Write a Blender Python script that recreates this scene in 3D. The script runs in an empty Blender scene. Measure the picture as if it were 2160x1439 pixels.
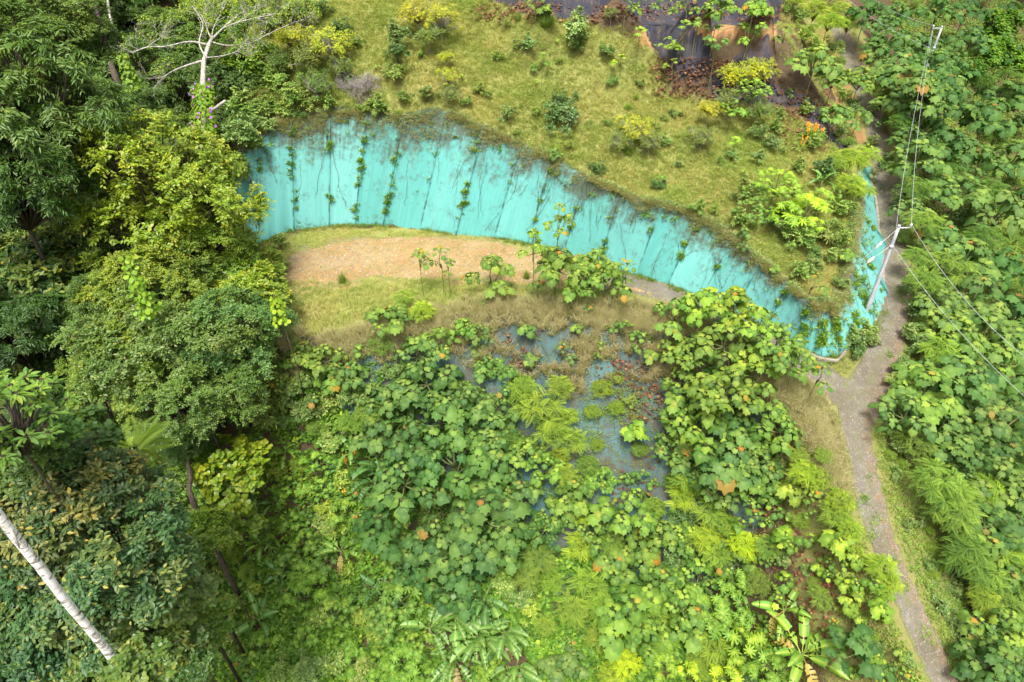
import bpy, math, random
import numpy as np
from mathutils import Vector, Matrix
from mathutils.geometry import delaunay_2d_cdt
from mathutils.bvhtree import BVHTree

S = bpy.context.scene
COL = S.collection
R_ = math.radians
rng = np.random.default_rng(7)

# ------------------------------------------------------------------ camera, sky, sun, exposure
CAM_H = 30.0
PITCH = 40.0
cam = bpy.data.cameras.new("camera")
cam_o = bpy.data.objects.new("camera", cam)
COL.objects.link(cam_o)
cam.sensor_width = 36.0
cam.lens = 24.0
cam.clip_start = 0.2
cam.clip_end = 3000
cam_o.location = (0, 0, CAM_H)
cam_o.rotation_euler = (R_(90 - PITCH), 0, 0)
S.camera = cam_o

SUN_EL, SUN_AZ = 66.0, 188.0          # azimuth clockwise from +Y
world = bpy.data.worlds.new("World")
S.world = world
world.use_nodes = True
wn = world.node_tree
bg = wn.nodes["Background"]
sky = wn.nodes.new("ShaderNodeTexSky")
sky.sky_type = 'NISHITA'
sky.sun_disc = False
sky.sun_elevation = R_(SUN_EL)
sky.sun_rotation = R_(SUN_AZ)
sky.dust_density = 6.0
sky.air_density = 1.0
hs = wn.nodes.new("ShaderNodeHueSaturation")
hs.inputs["Saturation"].default_value = 0.42
wn.links.new(sky.outputs[0], hs.inputs["Color"])
wn.links.new(hs.outputs[0], bg.inputs[0])
bg.inputs[1].default_value = 0.15
sun = bpy.data.lights.new("sun", 'SUN')
sun.energy = 2.8
sun.angle = R_(14)
sun.color = (1.0, 0.98, 0.94)
sun_o = bpy.data.objects.new("sun", sun)
COL.objects.link(sun_o)
az, el = R_(SUN_AZ), R_(SUN_EL)
sd = Vector((math.sin(az) * math.cos(el), math.cos(az) * math.cos(el), math.sin(el)))
sun_o.rotation_euler = sd.to_track_quat('Z', 'Y').to_euler()
sun_o.location = sd * 80
S.view_settings.view_transform = 'Standard'
S.view_settings.look = 'None'
S.view_settings.gamma = 1
S.view_settings.exposure = 0.98

# ------------------------------------------------------------------ pixel <-> world
F = 1440.0
cp, sp = math.cos(R_(PITCH)), math.sin(R_(PITCH))

def ray(u, v):
    a, b = (u - 1080) / F, (719.5 - v) / F
    return np.array((a, cp + b * sp, -sp + b * cp))

def W(u, v, z):
    d = ray(u, v)
    t = (z - CAM_H) / d[2]
    return np.array((d[0] * t, d[1] * t, z))

def PT(u, v, t):
    return ray(u, v) * t + np.array((0, 0, CAM_H))

def proj(P):
    P = np.asarray(P, float)
    x, y, z = P[..., 0], P[..., 1], P[..., 2] - CAM_H
    dep = y * cp - z * sp
    up = y * sp + z * cp
    return 1080 + F * x / dep, 719.5 - F * up / dep

def inpoly(x, y, poly):
    x = np.asarray(x); y = np.asarray(y)
    c = np.zeros(x.shape, bool)
    n = len(poly)
    for i in range(n):
        x1, y1 = poly[i][:2]; x2, y2 = poly[(i + 1) % n][:2]
        if y1 == y2: continue
        m = ((y1 > y) != (y2 > y)) & (x < (x2 - x1) * (y - y1) / (y2 - y1) + x1)
        c ^= m
    return c

_lat = rng.random((256, 256))
def vnoise(x, y, s, seed=0):
    x = np.asarray(x) / s + 37.3 * seed + 1000; y = np.asarray(y) / s + 91.7 * seed + 1000
    xi = np.floor(x).astype(int); yi = np.floor(y).astype(int)
    fx = x - xi; fy = y - yi
    fx = fx * fx * (3 - 2 * fx); fy = fy * fy * (3 - 2 * fy)
    g = lambda i, j: _lat[i & 255, j & 255]
    return (g(xi, yi) * (1 - fx) + g(xi + 1, yi) * fx) * (1 - fy) + (g(xi, yi + 1) * (1 - fx) + g(xi + 1, yi + 1) * fx) * fy

# ------------------------------------------------------------------ object helpers
def tag(o, label=None, cat=None, group=None, kind=None):
    if label: o["label"] = label
    if cat: o["category"] = cat
    if group: o["group"] = group
    if kind: o["kind"] = kind
    return o

def link(name, data, parent=None):
    o = bpy.data.objects.new(name, data)
    COL.objects.link(o)
    if parent is not None: o.parent = parent
    return o

def mesh_np(name, V, T, mat, lv=None, smooth=False):
    """all-triangle mesh from arrays; lv = per-vertex (random, age, along)"""
    V = np.asarray(V, np.float32).reshape(-1, 3); T = np.asarray(T, np.int32).reshape(-1, 3)
    me = bpy.data.meshes.new(name)
    me.vertices.add(len(V)); me.vertices.foreach_set("co", V.ravel())
    me.loops.add(T.size); me.loops.foreach_set("vertex_index", T.ravel())
    me.polygons.add(len(T))
    me.polygons.foreach_set("loop_start", np.arange(0, T.size, 3, dtype=np.int32))
    me.polygons.foreach_set("loop_total", np.full(len(T), 3, np.int32))
    me.update(calc_edges=True)
    if lv is not None:
        a = me.attributes.new("lv", 'FLOAT_COLOR', 'POINT')
        L = np.ones((len(V), 4), np.float32); L[:, :3] = np.asarray(lv, np.float32).reshape(-1, 3)
        a.data.foreach_set("color", L.ravel())
    if smooth: me.polygons.foreach_set("use_smooth", np.ones(len(T), bool))
    for m in (mat if isinstance(mat, (list, tuple)) else [mat]):
        me.materials.append(m)
    return me

class Acc:
    def __init__(s): s.V = []; s.T = []; s.L = []; s.n = 0
    def add(s, V, T, L=None):
        V = np.asarray(V, float).reshape(-1, 3); T = np.asarray(T, int).reshape(-1, 3)
        s.V.append(V); s.T.append(T + s.n)
        if L is None: L = np.zeros((len(V), 3))
        L = np.asarray(L, float)
        if L.ndim == 1: L = np.tile(L, (len(V), 1))
        s.L.append(L); s.n += len(V)
    def inst(s, tpl, Fr, P, sc, rnd, age):
        """tpl=(V,T,along) placed k times; Fr (k,3,3) columns = x,y,z axes"""
        V, T, al = tpl
        k = len(P)
        if k == 0: return
        sc = np.asarray(sc, float)
        if sc.ndim == 1: sc = sc[:, None]
        W_ = np.einsum('kij,nj->kni', Fr, V) * sc[:, None, :] + P[:, None, :]
        TT = T[None] + (np.arange(k) * len(V))[:, None, None]
        L = np.zeros((k, len(V), 3))
        L[:, :, 0] = np.asarray(rnd)[:, None]; L[:, :, 1] = np.asarray(age)[:, None]; L[:, :, 2] = al[None]
        s.add(W_.reshape(-1, 3), TT.reshape(-1, 3), L.reshape(-1, 3))
    def tube(s, pts, rad, n=6, L=None):
        pts = np.asarray(pts, float); m = len(pts)
        rad = np.broadcast_to(rad, (m,))
        d = np.gradient(pts, axis=0); d /= np.linalg.norm(d, axis=1)[:, None] + 1e-9
        ref = np.array((0, 0, 1.0)) if abs(d[0][2]) < .9 else np.array((1.0, 0, 0))
        a = np.cross(d, ref); a /= np.linalg.norm(a, axis=1)[:, None] + 1e-9
        b = np.cross(d, a)
        th = np.arange(n) * 2 * math.pi / n
        ring = a[:, None] * np.cos(th)[None, :, None] + b[:, None] * np.sin(th)[None, :, None]
        V = (pts[:, None] + ring * rad[:, None, None]).reshape(-1, 3)
        T = []
        for i in range(m - 1):
            for j in range(n):
                q = i * n + j; q2 = i * n + (j + 1) % n
                T += [(q, q2, q2 + n), (q, q2 + n, q + n)]
        for j in range(1, n - 1):
            T.append((0, j + 1, j)); e = (m - 1) * n; T.append((e, e + j, e + j + 1))
        s.add(V, T, L)
    def box(s, c, hx, hy, hz, Fr=None, L=None):
        c = np.asarray(c, float)
        V = np.array([(x, y, z) for x in (-hx, hx) for y in (-hy, hy) for z in (-hz, hz)], float)
        if Fr is not None: V = V @ np.asarray(Fr).T
        T = [(0,1,3),(0,3,2),(4,6,7),(4,7,5),(0,4,5),(0,5,1),(2,3,7),(2,7,6),(0,2,6),(0,6,4),(1,5,7),(1,7,3)]
        s.add(V + c, T, L)
    def mesh(s, name, mat, smooth=False):
        return mesh_np(name, np.concatenate(s.V), np.concatenate(s.T), mat, np.concatenate(s.L), smooth)

def frames(tip, nor):
    """tip dir (k,3) -> local y, approx normal -> local z; returns (k,3,3) with columns x,y,z"""
    y = tip / (np.linalg.norm(tip, axis=1)[:, None] + 1e-9)
    x = np.cross(y, nor); x /= np.linalg.norm(x, axis=1)[:, None] + 1e-9
    z = np.cross(x, y)
    return np.stack([x, y, z], axis=2)

def unit(v): return v / (np.linalg.norm(v, axis=-1, keepdims=True) + 1e-9)

# ------------------------------------------------------------------ materials
def nodes(name):
    m = bpy.data.materials.new(name); m.use_nodes = True
    nt = m.node_tree; nt.nodes.clear()
    out = nt.nodes.new("ShaderNodeOutputMaterial")
    def N(t, **k):
        n = nt.nodes.new(t)
        for a, b in k.items(): setattr(n, a, b)
        return n
    return m, nt, out, N

def ramp(nt, src, stops, interp='LINEAR'):
    r = nt.nodes.new("ShaderNodeValToRGB"); r.color_ramp.interpolation = interp
    e = r.color_ramp.elements
    while len(e) < len(stops): e.new(.5)
    for i, (p, c) in enumerate(stops):
        e[i].position = p; e[i].color = (*c, 1) if len(c) == 3 else c
    nt.links.new(src, r.inputs[0]); return r.outputs[0]

def mixc(nt, fac, a, b, mode='MIX'):
    m = nt.nodes.new("ShaderNodeMix"); m.data_type = 'RGBA'; m.blend_type = mode
    if isinstance(fac, (int, float)): m.inputs[0].default_value = fac
    else: nt.links.new(fac, m.inputs[0])
    for i, x in ((6, a), (7, b)):
        if isinstance(x, (tuple, list)): m.inputs[i].default_value = (*x, 1)
        else: nt.links.new(x, m.inputs[i])
    return m.outputs[2]

def noise(nt, scale, detail=4, rough=.6, coord='Object', vec=None, sx=(1, 1, 1)):
    n = nt.nodes.new("ShaderNodeTexNoise"); n.inputs["Scale"].default_value = scale
    n.inputs["Detail"].default_value = detail; n.inputs["Roughness"].default_value = rough
    if vec is None:
        tc = nt.nodes.new("ShaderNodeTexCoord"); vec = tc.outputs[coord]
    if sx != (1, 1, 1):
        mp = nt.nodes.new("ShaderNodeMapping"); mp.inputs["Scale"].default_value = sx
        nt.links.new(vec, mp.inputs[0]); vec = mp.outputs[0]
    nt.links.new(vec, n.inputs["Vector"]); return n.outputs[0]

def leaf_mat(name, dark, light, young, trans=.35, rough=.42, spec=.35, patch=None, rib=0.0, old=None):
    m, nt, out, N = nodes(name)
    at = N("ShaderNodeAttribute", attribute_name="lv")
    sep = N("ShaderNodeSeparateColor"); nt.links.new(at.outputs["Color"], sep.inputs[0])
    c = mixc(nt, sep.outputs[0], dark, light)
    c = mixc(nt, ramp(nt, sep.outputs[1], [(0.0, (0, 0, 0)), (1.0, (1, 1, 1))]), c, young)
    if patch:
        geo = N("ShaderNodeNewGeometry")
        pf = ramp(nt, noise(nt, patch[0], 4, .6, vec=geo.outputs["Position"]), [(.38, (0, 0, 0)), (.66, (1, 1, 1))])
        c = mixc(nt, pf, c, patch[1])
    if old:     # a few dead leaves
        rr = ramp(nt, sep.outputs[0], [(old[0], (0, 0, 0)), (old[0] + .004, (1, 1, 1))])
        c = mixc(nt, rr, c, old[1])
    if rib > 0:     # pale mid vein / leaf base
        rr = ramp(nt, sep.outputs[2], [(0.0, (1, 1, 1)), (.5, (0, 0, 0))])
        mm = N("ShaderNodeMath", operation='MULTIPLY'); mm.inputs[1].default_value = rib
        nt.links.new(rr, mm.inputs[0]); c = mixc(nt, mm.outputs[0], c, (.32, .42, .12))
    oi = N("ShaderNodeObjectInfo")
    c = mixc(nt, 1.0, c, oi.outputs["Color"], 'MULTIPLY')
    p = N("ShaderNodeBsdfPrincipled")
    nt.links.new(c, p.inputs["Base Color"]); p.inputs["Roughness"].default_value = rough
    p.inputs["Specular IOR Level"].default_value = spec
    tr = N("ShaderNodeBsdfTranslucent")
    tc = mixc(nt, .55, c, (.30, .42, .03)); tc = mixc(nt, 1.0, tc, (.9, .9, .6), 'MULTIPLY')
    nt.links.new(tc, tr.inputs[0])
    mx = N("ShaderNodeMixShader"); mx.inputs[0].default_value = trans
    nt.links.new(p.outputs[0], mx.inputs[1]); nt.links.new(tr.outputs[0], mx.inputs[2])
    nt.links.new(mx.outputs[0], out.inputs[0])
    return m

def simple_mat(name, stops, scale=3, rough=.8, spec=.3, sx=(1, 1, 1), bump=.0, bscale=20, metal=0, coord='Object'):
    m, nt, out, N = nodes(name)
    f = noise(nt, scale, 6, .65, coord=coord, sx=sx)
    c = ramp(nt, f, stops)
    p = N("ShaderNodeBsdfPrincipled"); nt.links.new(c, p.inputs["Base Color"])
    p.inputs["Roughness"].default_value = rough; p.inputs["Specular IOR Level"].default_value = spec
    p.inputs["Metallic"].default_value = metal
    if bump:
        b = N("ShaderNodeBump"); b.inputs["Strength"].default_value = bump; b.inputs["Distance"].default_value = .05
        nt.links.new(noise(nt, bscale, 5, .7, coord=coord, sx=sx), b.inputs["Height"]); nt.links.new(b.outputs[0], p.inputs["Normal"])
    nt.links.new(p.outputs[0], out.inputs[0]); return m

M = {}
M['balsa'] = leaf_mat('balsa_leaf', (.046, .115, .026), (.135, .23, .042), (.27, .37, .05), .28, .6, .18, rib=.28, old=(.9984, (.36, .12, .025)))
M['cecropia'] = leaf_mat('cecropia_leaf', (.06, .155, .025), (.135, .265, .035), (.30, .42, .05), .3, .6, .2, rib=.55)
M['pinnate'] = leaf_mat('feathery_leaf', (.03, .095, .02), (.12, .23, .035), (.28, .39, .05), .32, .6, .15)
M['tree'] = leaf_mat('forest_leaf', (.055, .125, .022), (.145, .245, .04), (.24, .27, .035), .3, .42, .4)
M['glossy'] = leaf_mat('glossy_leaf', (.030, .080, .022), (.085, .16, .04), (.40, .34, .05), .2, .45, .3)
M['yellow'] = leaf_mat('yellow_bush_leaf', (.16, .24, .035), (.38, .44, .055), (.66, .62, .07), .35, .5, .3)
M['shrub'] = leaf_mat('shrub_leaf', (.065, .14, .025), (.17, .27, .055), (.38, .44, .14), .3, .45, .35)
M['banana'] = leaf_mat('banana_leaf', (.07, .175, .035), (.12, .25, .04), (.24, .34, .045), .35, .4, .4, rib=.55, old=(.93, (.27, .22, .09)))
M['vine'] = leaf_mat('vine_leaf', (.07, .17, .02), (.15, .29, .025), (.34, .46, .03), .35, .5, .3)
M['grass'] = leaf_mat('slope_grass_blade', (.46, .45, .12), (.66, .60, .21), (.66, .48, .30), .4, .8, .05, patch=(.24, (.36, .45, .10)))
M['verge'] = leaf_mat('verge_leaf', (.09, .18, .028), (.18, .29, .045), (.38, .44, .06), .3, .6, .2, patch=(.25, (.22, .30, .05)))
M['dry'] = leaf_mat('dry_grass_blade', (.36, .31, .14), (.66, .55, .30), (.34, .38, .10), .35, .8, .05)
M['under'] = leaf_mat('undergrowth_leaf', (.06, .18, .018), (.23, .42, .035), (.50, .62, .05), .35, .5, .3, patch=(.30, (.10, .22, .03)))
M['litter'] = leaf_mat('fallen_leaf', (.07, .035, .02), (.19, .085, .045), (.30, .16, .08), .1, .8, .1)
M['bark'] = simple_mat('bark', [(.3, (.03, .022, .016)), (.7, (.12, .095, .075))], 2, .9, .1, (3, 3, .7), .5, 9)
M['palebark'] = simple_mat('pale_bark', [(.3, (.13, .12, .10)), (.6, (.42, .39, .34))], 2.5, .9, .1, (2, 2, 1), .4, 9)
M['stem'] = simple_mat('green_stem', [(.3, (.08, .10, .03)), (.7, (.20, .22, .09))], 3, .7, .2)
M['twig'] = simple_mat('dead_twig', [(.3, (.20, .17, .15)), (.7, (.40, .36, .33))], 3, .9, .1)
M['flower'] = simple_mat('orange_flower', [(.3, (.75, .22, .01)), (.7, (.85, .45, .02))], 5, .5, .3)
M['purple'] = simple_mat('purple_flower', [(.3, (.30, .06, .42)), (.7, (.45, .12, .55))], 5, .5, .3)
M['concrete'] = simple_mat('concrete', [(.3, (.13, .11, .08)), (.7, (.34, .30, .24))], 3, .9, .2, bump=.3)
M['pole'] = simple_mat('pole_steel', [(.35, (.30, .30, .32)), (.65, (.46, .46, .49))], 2, .55, .4, (3, 3, .6))
M['wire'] = simple_mat('cable', [(.3, (.30, .30, .31)), (.7, (.42, .42, .43))], 2, .5, .4)
M['white'] = simple_mat('white_plastic', [(.3, (.72, .74, .76)), (.7, (.82, .83, .84))], 2, .4, .5)

def birch_mat():
    m, nt, out, N = nodes('white_bark')
    f = noise(nt, 2.2, 6, .7, sx=(1.2, 1.2, 3.2))
    c = ramp(nt, f, [(.38, (.08, .07, .05)), (.44, (.32, .29, .25)), (.49, (.72, .69, .68)), (.8, (.80, .77, .77))])
    f2 = noise(nt, .5, 3, .5, sx=(1, 1, 1))
    c = mixc(nt, ramp(nt, f2, [(.52, (0, 0, 0)), (.64, (.6, .6, .6))]), c, (.30, .26, .20))
    p = N("ShaderNodeBsdfPrincipled"); nt.links.new(c, p.inputs["Base Color"]); p.inputs["Roughness"].default_value = .85
    b = N("ShaderNodeBump"); b.inputs["Strength"].default_value = .5; b.inputs["Distance"].default_value = .04
    nt.links.new(noise(nt, 5, 5, .7, sx=(1, 1, 4)), b.inputs["Height"]); nt.links.new(b.outputs[0], p.inputs["Normal"])
    nt.links.new(p.outputs[0], out.inputs[0]); return m
M['white_bark'] = birch_mat()

def fabric_mat(name, c0, c1, stain, stain_amt, streak=.40, thr=.565):
    """woven slope sheet; 'lv' = (strip random, height 0 toe..1 crest, across strip)"""
    m, nt, out, N = nodes(name)
    at = N("ShaderNodeAttribute", attribute_name="lv"); sep = N("ShaderNodeSeparateColor")
    nt.links.new(at.outputs["Color"], sep.inputs[0])
    c = mixc(nt, sep.outputs[0], c0, c1)
    # vertical wear streaks along the strip
    cmb = N("ShaderNodeCombineXYZ")
    def mul(a, k):
        q = N("ShaderNodeMath", operation='MULTIPLY'); nt.links.new(a, q.inputs[0]); q.inputs[1].default_value = k; return q.outputs[0]
    nt.links.new(mul(sep.outputs[2], 9.0), cmb.inputs[0]); nt.links.new(mul(sep.outputs[1], 1.3), cmb.inputs[1]); nt.links.new(mul(sep.outputs[0], 50), cmb.inputs[2])
    st = noise(nt, 1.6, 6, .62, vec=cmb.outputs[0])
    c = mixc(nt, ramp(nt, st, [(.40, (0, 0, 0)), (.85, (streak, streak, streak))]), c, tuple(min(.8, x * 1.2 + .05) for x in c1))
    sb = ramp(nt, sep.outputs[2], [(0.0, (1, 1, 1)), (.018, (.8, .8, .8)), (.035, (0, 0, 0)), (.955, (0, 0, 0)), (.975, (.7, .7, .7)), (1.0, (1, 1, 1))])
    sm = N("ShaderNodeMath", operation='MULTIPLY'); nt.links.new(sb, sm.inputs[0]); nt.links.new(ramp(nt, noise(nt, 1.1, 5, .6), [(.42, (.08, .08, .08)), (.6, (.9, .9, .9))]), sm.inputs[1])
    c = mixc(nt, sm.outputs[0], c, tuple(x * .16 for x in c0))
    # stains, thickest near the crest
    blot = noise(nt, .55, 8, .68)
    fine = noise(nt, 3.2, 8, .75)
    a = N("ShaderNodeMath", operation='ADD'); nt.links.new(mul(blot, .55), a.inputs[0]); nt.links.new(mul(fine, .33), a.inputs[1])
    b = N("ShaderNodeMath", operation='ADD'); nt.links.new(a.outputs[0], b.inputs[0])
    hp = N("ShaderNodeMath", operation='POWER'); nt.links.new(sep.outputs[1], hp.inputs[0]); hp.inputs[1].default_value = 3.0
    nt.links.new(mul(hp.outputs[0], stain_amt), b.inputs[1])
    a2 = N("ShaderNodeMath", operation='ADD'); nt.links.new(b.outputs[0], a2.inputs[0]); nt.links.new(mul(st, .26), a2.inputs[1])
    fac = ramp(nt, a2.outputs[0], [(thr, (0, 0, 0)), (thr + .14, (.88, .88, .88))])
    c = mixc(nt, fac, c, stain)
    fib = noise(nt, 14, 5, .8)
    c = mixc(nt, ramp(nt, fib, [(.60, (0, 0, 0)), (.72, (.45, .45, .45))]), c, stain)
    p = N("ShaderNodeBsdfPrincipled"); nt.links.new(c, p.inputs["Base Color"])
    p.inputs["Roughness"].default_value = .85; p.inputs["Specular IOR Level"].default_value = .12
    bm = N("ShaderNodeBump"); bm.inputs["Strength"].default_value = .35; bm.inputs["Distance"].default_value = .05
    nt.links.new(noise(nt, 5, 5, .7), bm.inputs["Height"]); nt.links.new(bm.outputs[0], p.inputs["Normal"])
    nt.links.new(p.outputs[0], out.inputs[0]); return m
M['turq'] = fabric_mat('turquoise_fabric', (.070, .262, .232), (.120, .335, .302), (.060, .060, .035), .20, .32, .60)
M['bluegrey'] = fabric_mat('blue_grey_fabric', (.040, .100, .105), (.078, .15, .15), (.075, .065, .04), .12, .30, .54)
M['black'] = fabric_mat('black_fabric', (.022, .023, .03), (.04, .04, .05), (.13, .09, .07), .10, .3, .61)

def ground_mat():
    m, nt, out, N = nodes('hillside_soil')
    at = N("ShaderNodeAttribute", attribute_name="lv"); sep = N("ShaderNodeSeparateColor")
    nt.links.new(at.outputs["Color"], sep.inputs[0])
    n1 = noise(nt, .5, 8, .7); n2 = noise(nt, 4, 8, .75)
    soil = ramp(nt, n2, [(.3, (.05, .035, .022)), (.5, (.10, .065, .04)), (.7, (.055, .07, .022))])
    grs = mixc(nt, ramp(nt, n1, [(.35, (0, 0, 0)), (.65, (1, 1, 1))]), (.25, .24, .075), (.18, .22, .05))
    grs = mixc(nt, ramp(nt, n2, [(.45, (0, 0, 0)), (.75, (.7, .7, .7))]), grs, (.22, .15, .08))
    clay = ramp(nt, n2, [(.3, (.24, .12, .045)), (.5, (.32, .18, .075)), (.7, (.36, .25, .13))])
    c = mixc(nt, sep.outputs[0], soil, grs)
    c = mixc(nt, sep.outputs[1], c, clay)
    p = N("ShaderNodeBsdfPrincipled"); nt.links.new(c, p.inputs["Base Color"]); p.inputs["Roughness"].default_value = .95
    p.inputs["Specular IOR Level"].default_value = .1
    b = N("ShaderNodeBump"); b.inputs["Strength"].default_value = .6; b.inputs["Distance"].default_value = .15
    nt.links.new(noise(nt, 6, 8, .75), b.inputs["Height"]); nt.links.new(b.outputs[0], p.inputs["Normal"])
    nt.links.new(p.outputs[0], out.inputs[0]); return m
M['ground'] = ground_mat()

def track_mat(name, base, alt, stone, red, stone_amt=.62, scale=9):
    """lv = (distance from edge 0..1, red clay band, unused)"""
    m, nt, out, N = nodes(name)
    at = N("ShaderNodeAttribute", attribute_name="lv"); sep = N("ShaderNodeSeparateColor")
    nt.links.new(at.outputs["Color"], sep.inputs[0])
    big = noise(nt, .38, 8, .7); mid = noise(nt, 2.2, 7, .7)
    c = mixc(nt, ramp(nt, big, [(.4, (0, 0, 0)), (.62, (1, 1, 1))]), base, alt)
    c = mixc(nt, ramp(nt, mid, [(.35, (.35, .35, .35)), (.6, (0, 0, 0))]), c, tuple(x * .62 for x in base))
    q = N("ShaderNodeMath", operation='MULTIPLY'); nt.links.new(sep.outputs[1], q.inputs[0])
    nt.links.new(ramp(nt, mid, [(.38, (0, 0, 0)), (.6, (1, 1, 1))]), q.inputs[1])
    c = mixc(nt, q.outputs[0], c, red)
    v = N("ShaderNodeTexVoronoi"); v.inputs["Scale"].default_value = scale
    tc = N("ShaderNodeTexCoord"); nt.links.new(tc.outputs["Object"], v.inputs["Vector"])
    sv = N("ShaderNodeSeparateColor"); nt.links.new(v.outputs["Color"], sv.inputs[0])
    c = mixc(nt, ramp(nt, sv.outputs[0], [(stone_amt, (0, 0, 0)), (stone_amt + .25, (.6, .6, .6))]), c, stone)
    c = mixc(nt, ramp(nt, sv.outputs[1], [(.72, (0, 0, 0)), (.9, (.35, .35, .35))]), c, (.09, .08, .075))
    qm = N("ShaderNodeMath", operation='MULTIPLY'); nt.links.new(sep.outputs[2], qm.inputs[0])
    nt.links.new(ramp(nt, noise(nt, .9, 8, .75), [(.46, (0, 0, 0)), (.60, (.8, .8, .8))]), qm.inputs[1])
    c = mixc(nt, qm.outputs[0], c, (.13, .13, .05))
    # weeds creeping in from the edges
    wd = N("ShaderNodeMath", operation='ADD'); nt.links.new(sep.outputs[0], wd.inputs[0])
    n3 = noise(nt, 1.3, 8, .75)
    k = N("ShaderNodeMath", operation='MULTIPLY'); nt.links.new(n3, k.inputs[0]); k.inputs[1].default_value = 1.0
    nt.links.new(k.outputs[0], wd.inputs[1])
    c = mixc(nt, ramp(nt, wd.outputs[0], [(.52, (.9, .9, .9)), (.74, (0, 0, 0))]), c, (.15, .17, .05))
    p = N("ShaderNodeBsdfPrincipled"); nt.links.new(c, p.inputs["Base Color"]); p.inputs["Roughness"].default_value = .95
    p.inputs["Specular IOR Level"].default_value = .15
    b = N("ShaderNodeBump"); b.inputs["Strength"].default_value = .7; b.inputs["Distance"].default_value = .06
    nt.links.new(v.outputs["Distance"], b.inputs["Height"]); nt.links.new(b.outputs[0], p.inputs["Normal"])
    nt.links.new(p.outputs[0], out.inputs[0]); return m
M['road'] = track_mat('gravel_track', (.135, .115, .078), (.195, .180, .138), (.30, .285, .25), (.20, .125, .065), .86, 15)
M['dirt'] = track_mat('bare_clay', (.235, .172, .068), (.31, .26, .14), (.50, .45, .38), (.34, .19, .075), .95, 9)

# ------------------------------------------------------------------ terrain
PAIRS = [  # (crest u,v,z) (toe u,v,z): the seams of the turquoise sheet
 ((470,345,6.4),(470,470,-1.2)), ((505,318,7.0),(515,505,-.4)), ((547,284,7.4),(548,512,0)), ((617,262,7.7),(622,484,0)), ((697,250,7.9),(697,475,0)),
 ((775,248,7.9),(752,474,0)), ((852,256,7.7),(812,474,0)), ((940,251,7.8),(887,482,0)), ((1020,280,7.2),(965,492,0)),
 ((1100,312,6.4),(1045,500,0)), ((1165,340,6.1),(1115,512,0)), ((1235,378,5.5),(1190,532,0)), ((1310,412,5.1),(1265,553,0)),
 ((1395,438,4.9),(1345,578,0)), ((1475,462,4.5),(1410,600,0)), ((1545,508,4.1),(1480,628,0)), ((1605,555,3.6),(1550,658,0)),
 ((1660,600,3.2),(1620,692,0)), ((1700,638,2.9),(1685,728,-.1)), ((1735,645,2.7),(1728,748,-.3)), ((1757,640,2.6),(1765,745,-.3)),
 ((1770,612,2.7),(1812,716,-.2)), ((1783,562,2.9),(1842,684,0)), ((1795,505,3.2),(1860,620,.1)), ((1802,440,3.5),(1857,520,.2)),
 ((1800,398,3.8),(1845,430,.5)), ((1790,370,4.1),(1833,355,1.1))]
ROAD = [(1770,60,7,1.5),(1790,110,5.5,1.5),(1826,200,3.5,1.45),(1856,300,2.0,1.4),(1872,400,.9,1.4),(1885,500,.3,1.35),(1888,600,0,1.3),(1880,680,-.2,1.3),(1856,760,-.5,1.55),
        (1818,840,-1.0,1.7),(1806,900,-1.6,1.35),(1818,970,-2.2,1.15),(1832,1040,-2.8,1.1),(1852,1110,-3.3,1.05),(1880,1190,-4.0,1.0),
        (1916,1270,-4.6,1.0),(1950,1350,-5.1,1.0),(1990,1439,-5.7,1.0),(2040,1540,-6.4,1.0)]
EDGE = [(575,705,-.4),(650,715,-.3),(740,705,-.3),(820,690,-.3),(900,668,-.2),(1000,645,0),(1100,638,0),(1200,642,0),(1300,642,0),(1400,655,0),
        (1480,685,0),(1560,735,-.1),(1630,795,-.5),(1690,870,-1.1),(1730,950,-1.8),(1758,1030,-2.5),(1785,1110,-3.2),(1815,1190,-3.8),(1850,1270,-4.5),(1895,1370,-5.2),(1940,1470,-6)]
FOOT = [(540,860,-5),(620,900,-6),(800,980,-8),(1000,1060,-11),(1200,1160,-13),(1350,1210,-13.5),(1480,1260,-12.5),(1600,1320,-11),(1700,1400,-9.5),(1760,1500,-9.5)]
ADD = [  # free points (u,v,z)
 (600,0,14.5),(800,0,14.5),(1000,0,14),(1090,25,13),(700,130,11.2),(900,130,11.2),(1100,160,10),(1300,230,8.6),(1200,100,11),(1500,330,6.4),(1650,480,4.2),(1720,560,3.3),
 (1380,130,10),(1400,200,8.8),(1500,215,8.6),(1600,230,8.0),(1400,95,12.0),(1500,85,12.2),(1615,80,12.3),(1640,170,9.6),(1300,70,12.2),
 (1150,35,12.8),(1300,48,12.8),(1420,58,12.8),(1640,55,12.9),(1150,0,14.8),(1300,-10,15.6),(1500,-10,16),(1630,0,15.5),(1500,-60,17.5),
 (1665,90,11.4),(1705,170,9.2),(1740,250,7.2),(1770,320,5.4),(1690,330,6.0),(1600,420,5.2),
 (300,-40,13),(420,100,9),(480,230,7.5),(300,300,2),(100,100,3),(0,300,-5),(0,700,-12),(300,700,-11),
 (300,900,-13),(0,1100,-17),(450,1000,-13),(200,1300,-18),(600,1439,-16.5),(850,1300,-16),(1080,1439,-16.5),(1350,1439,-15),(1550,1439,-13),(600,1150,-15),(1100,1700,-20),(300,1700,-22),(1900,1700,-14),
 (1940,700,-.8),(1960,560,-1.2),(1930,400,-.6),(1915,300,0.6),(1885,180,2.5),(1850,60,5),(2050,650,-6),(2160,700,-8),(2160,300,-5),(2050,300,-4),(2160,0,2),(2000,60,1),(2160,1000,-9),(2160,1200,-10),
 (1900,920,-2.6),(1925,1000,-3.4),(1960,1100,-4.4),(2010,1200,-5.6),(2080,1350,-7),(2140,1439,-8),(2060,950,-6),(2300,1439,-12),
]
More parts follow.
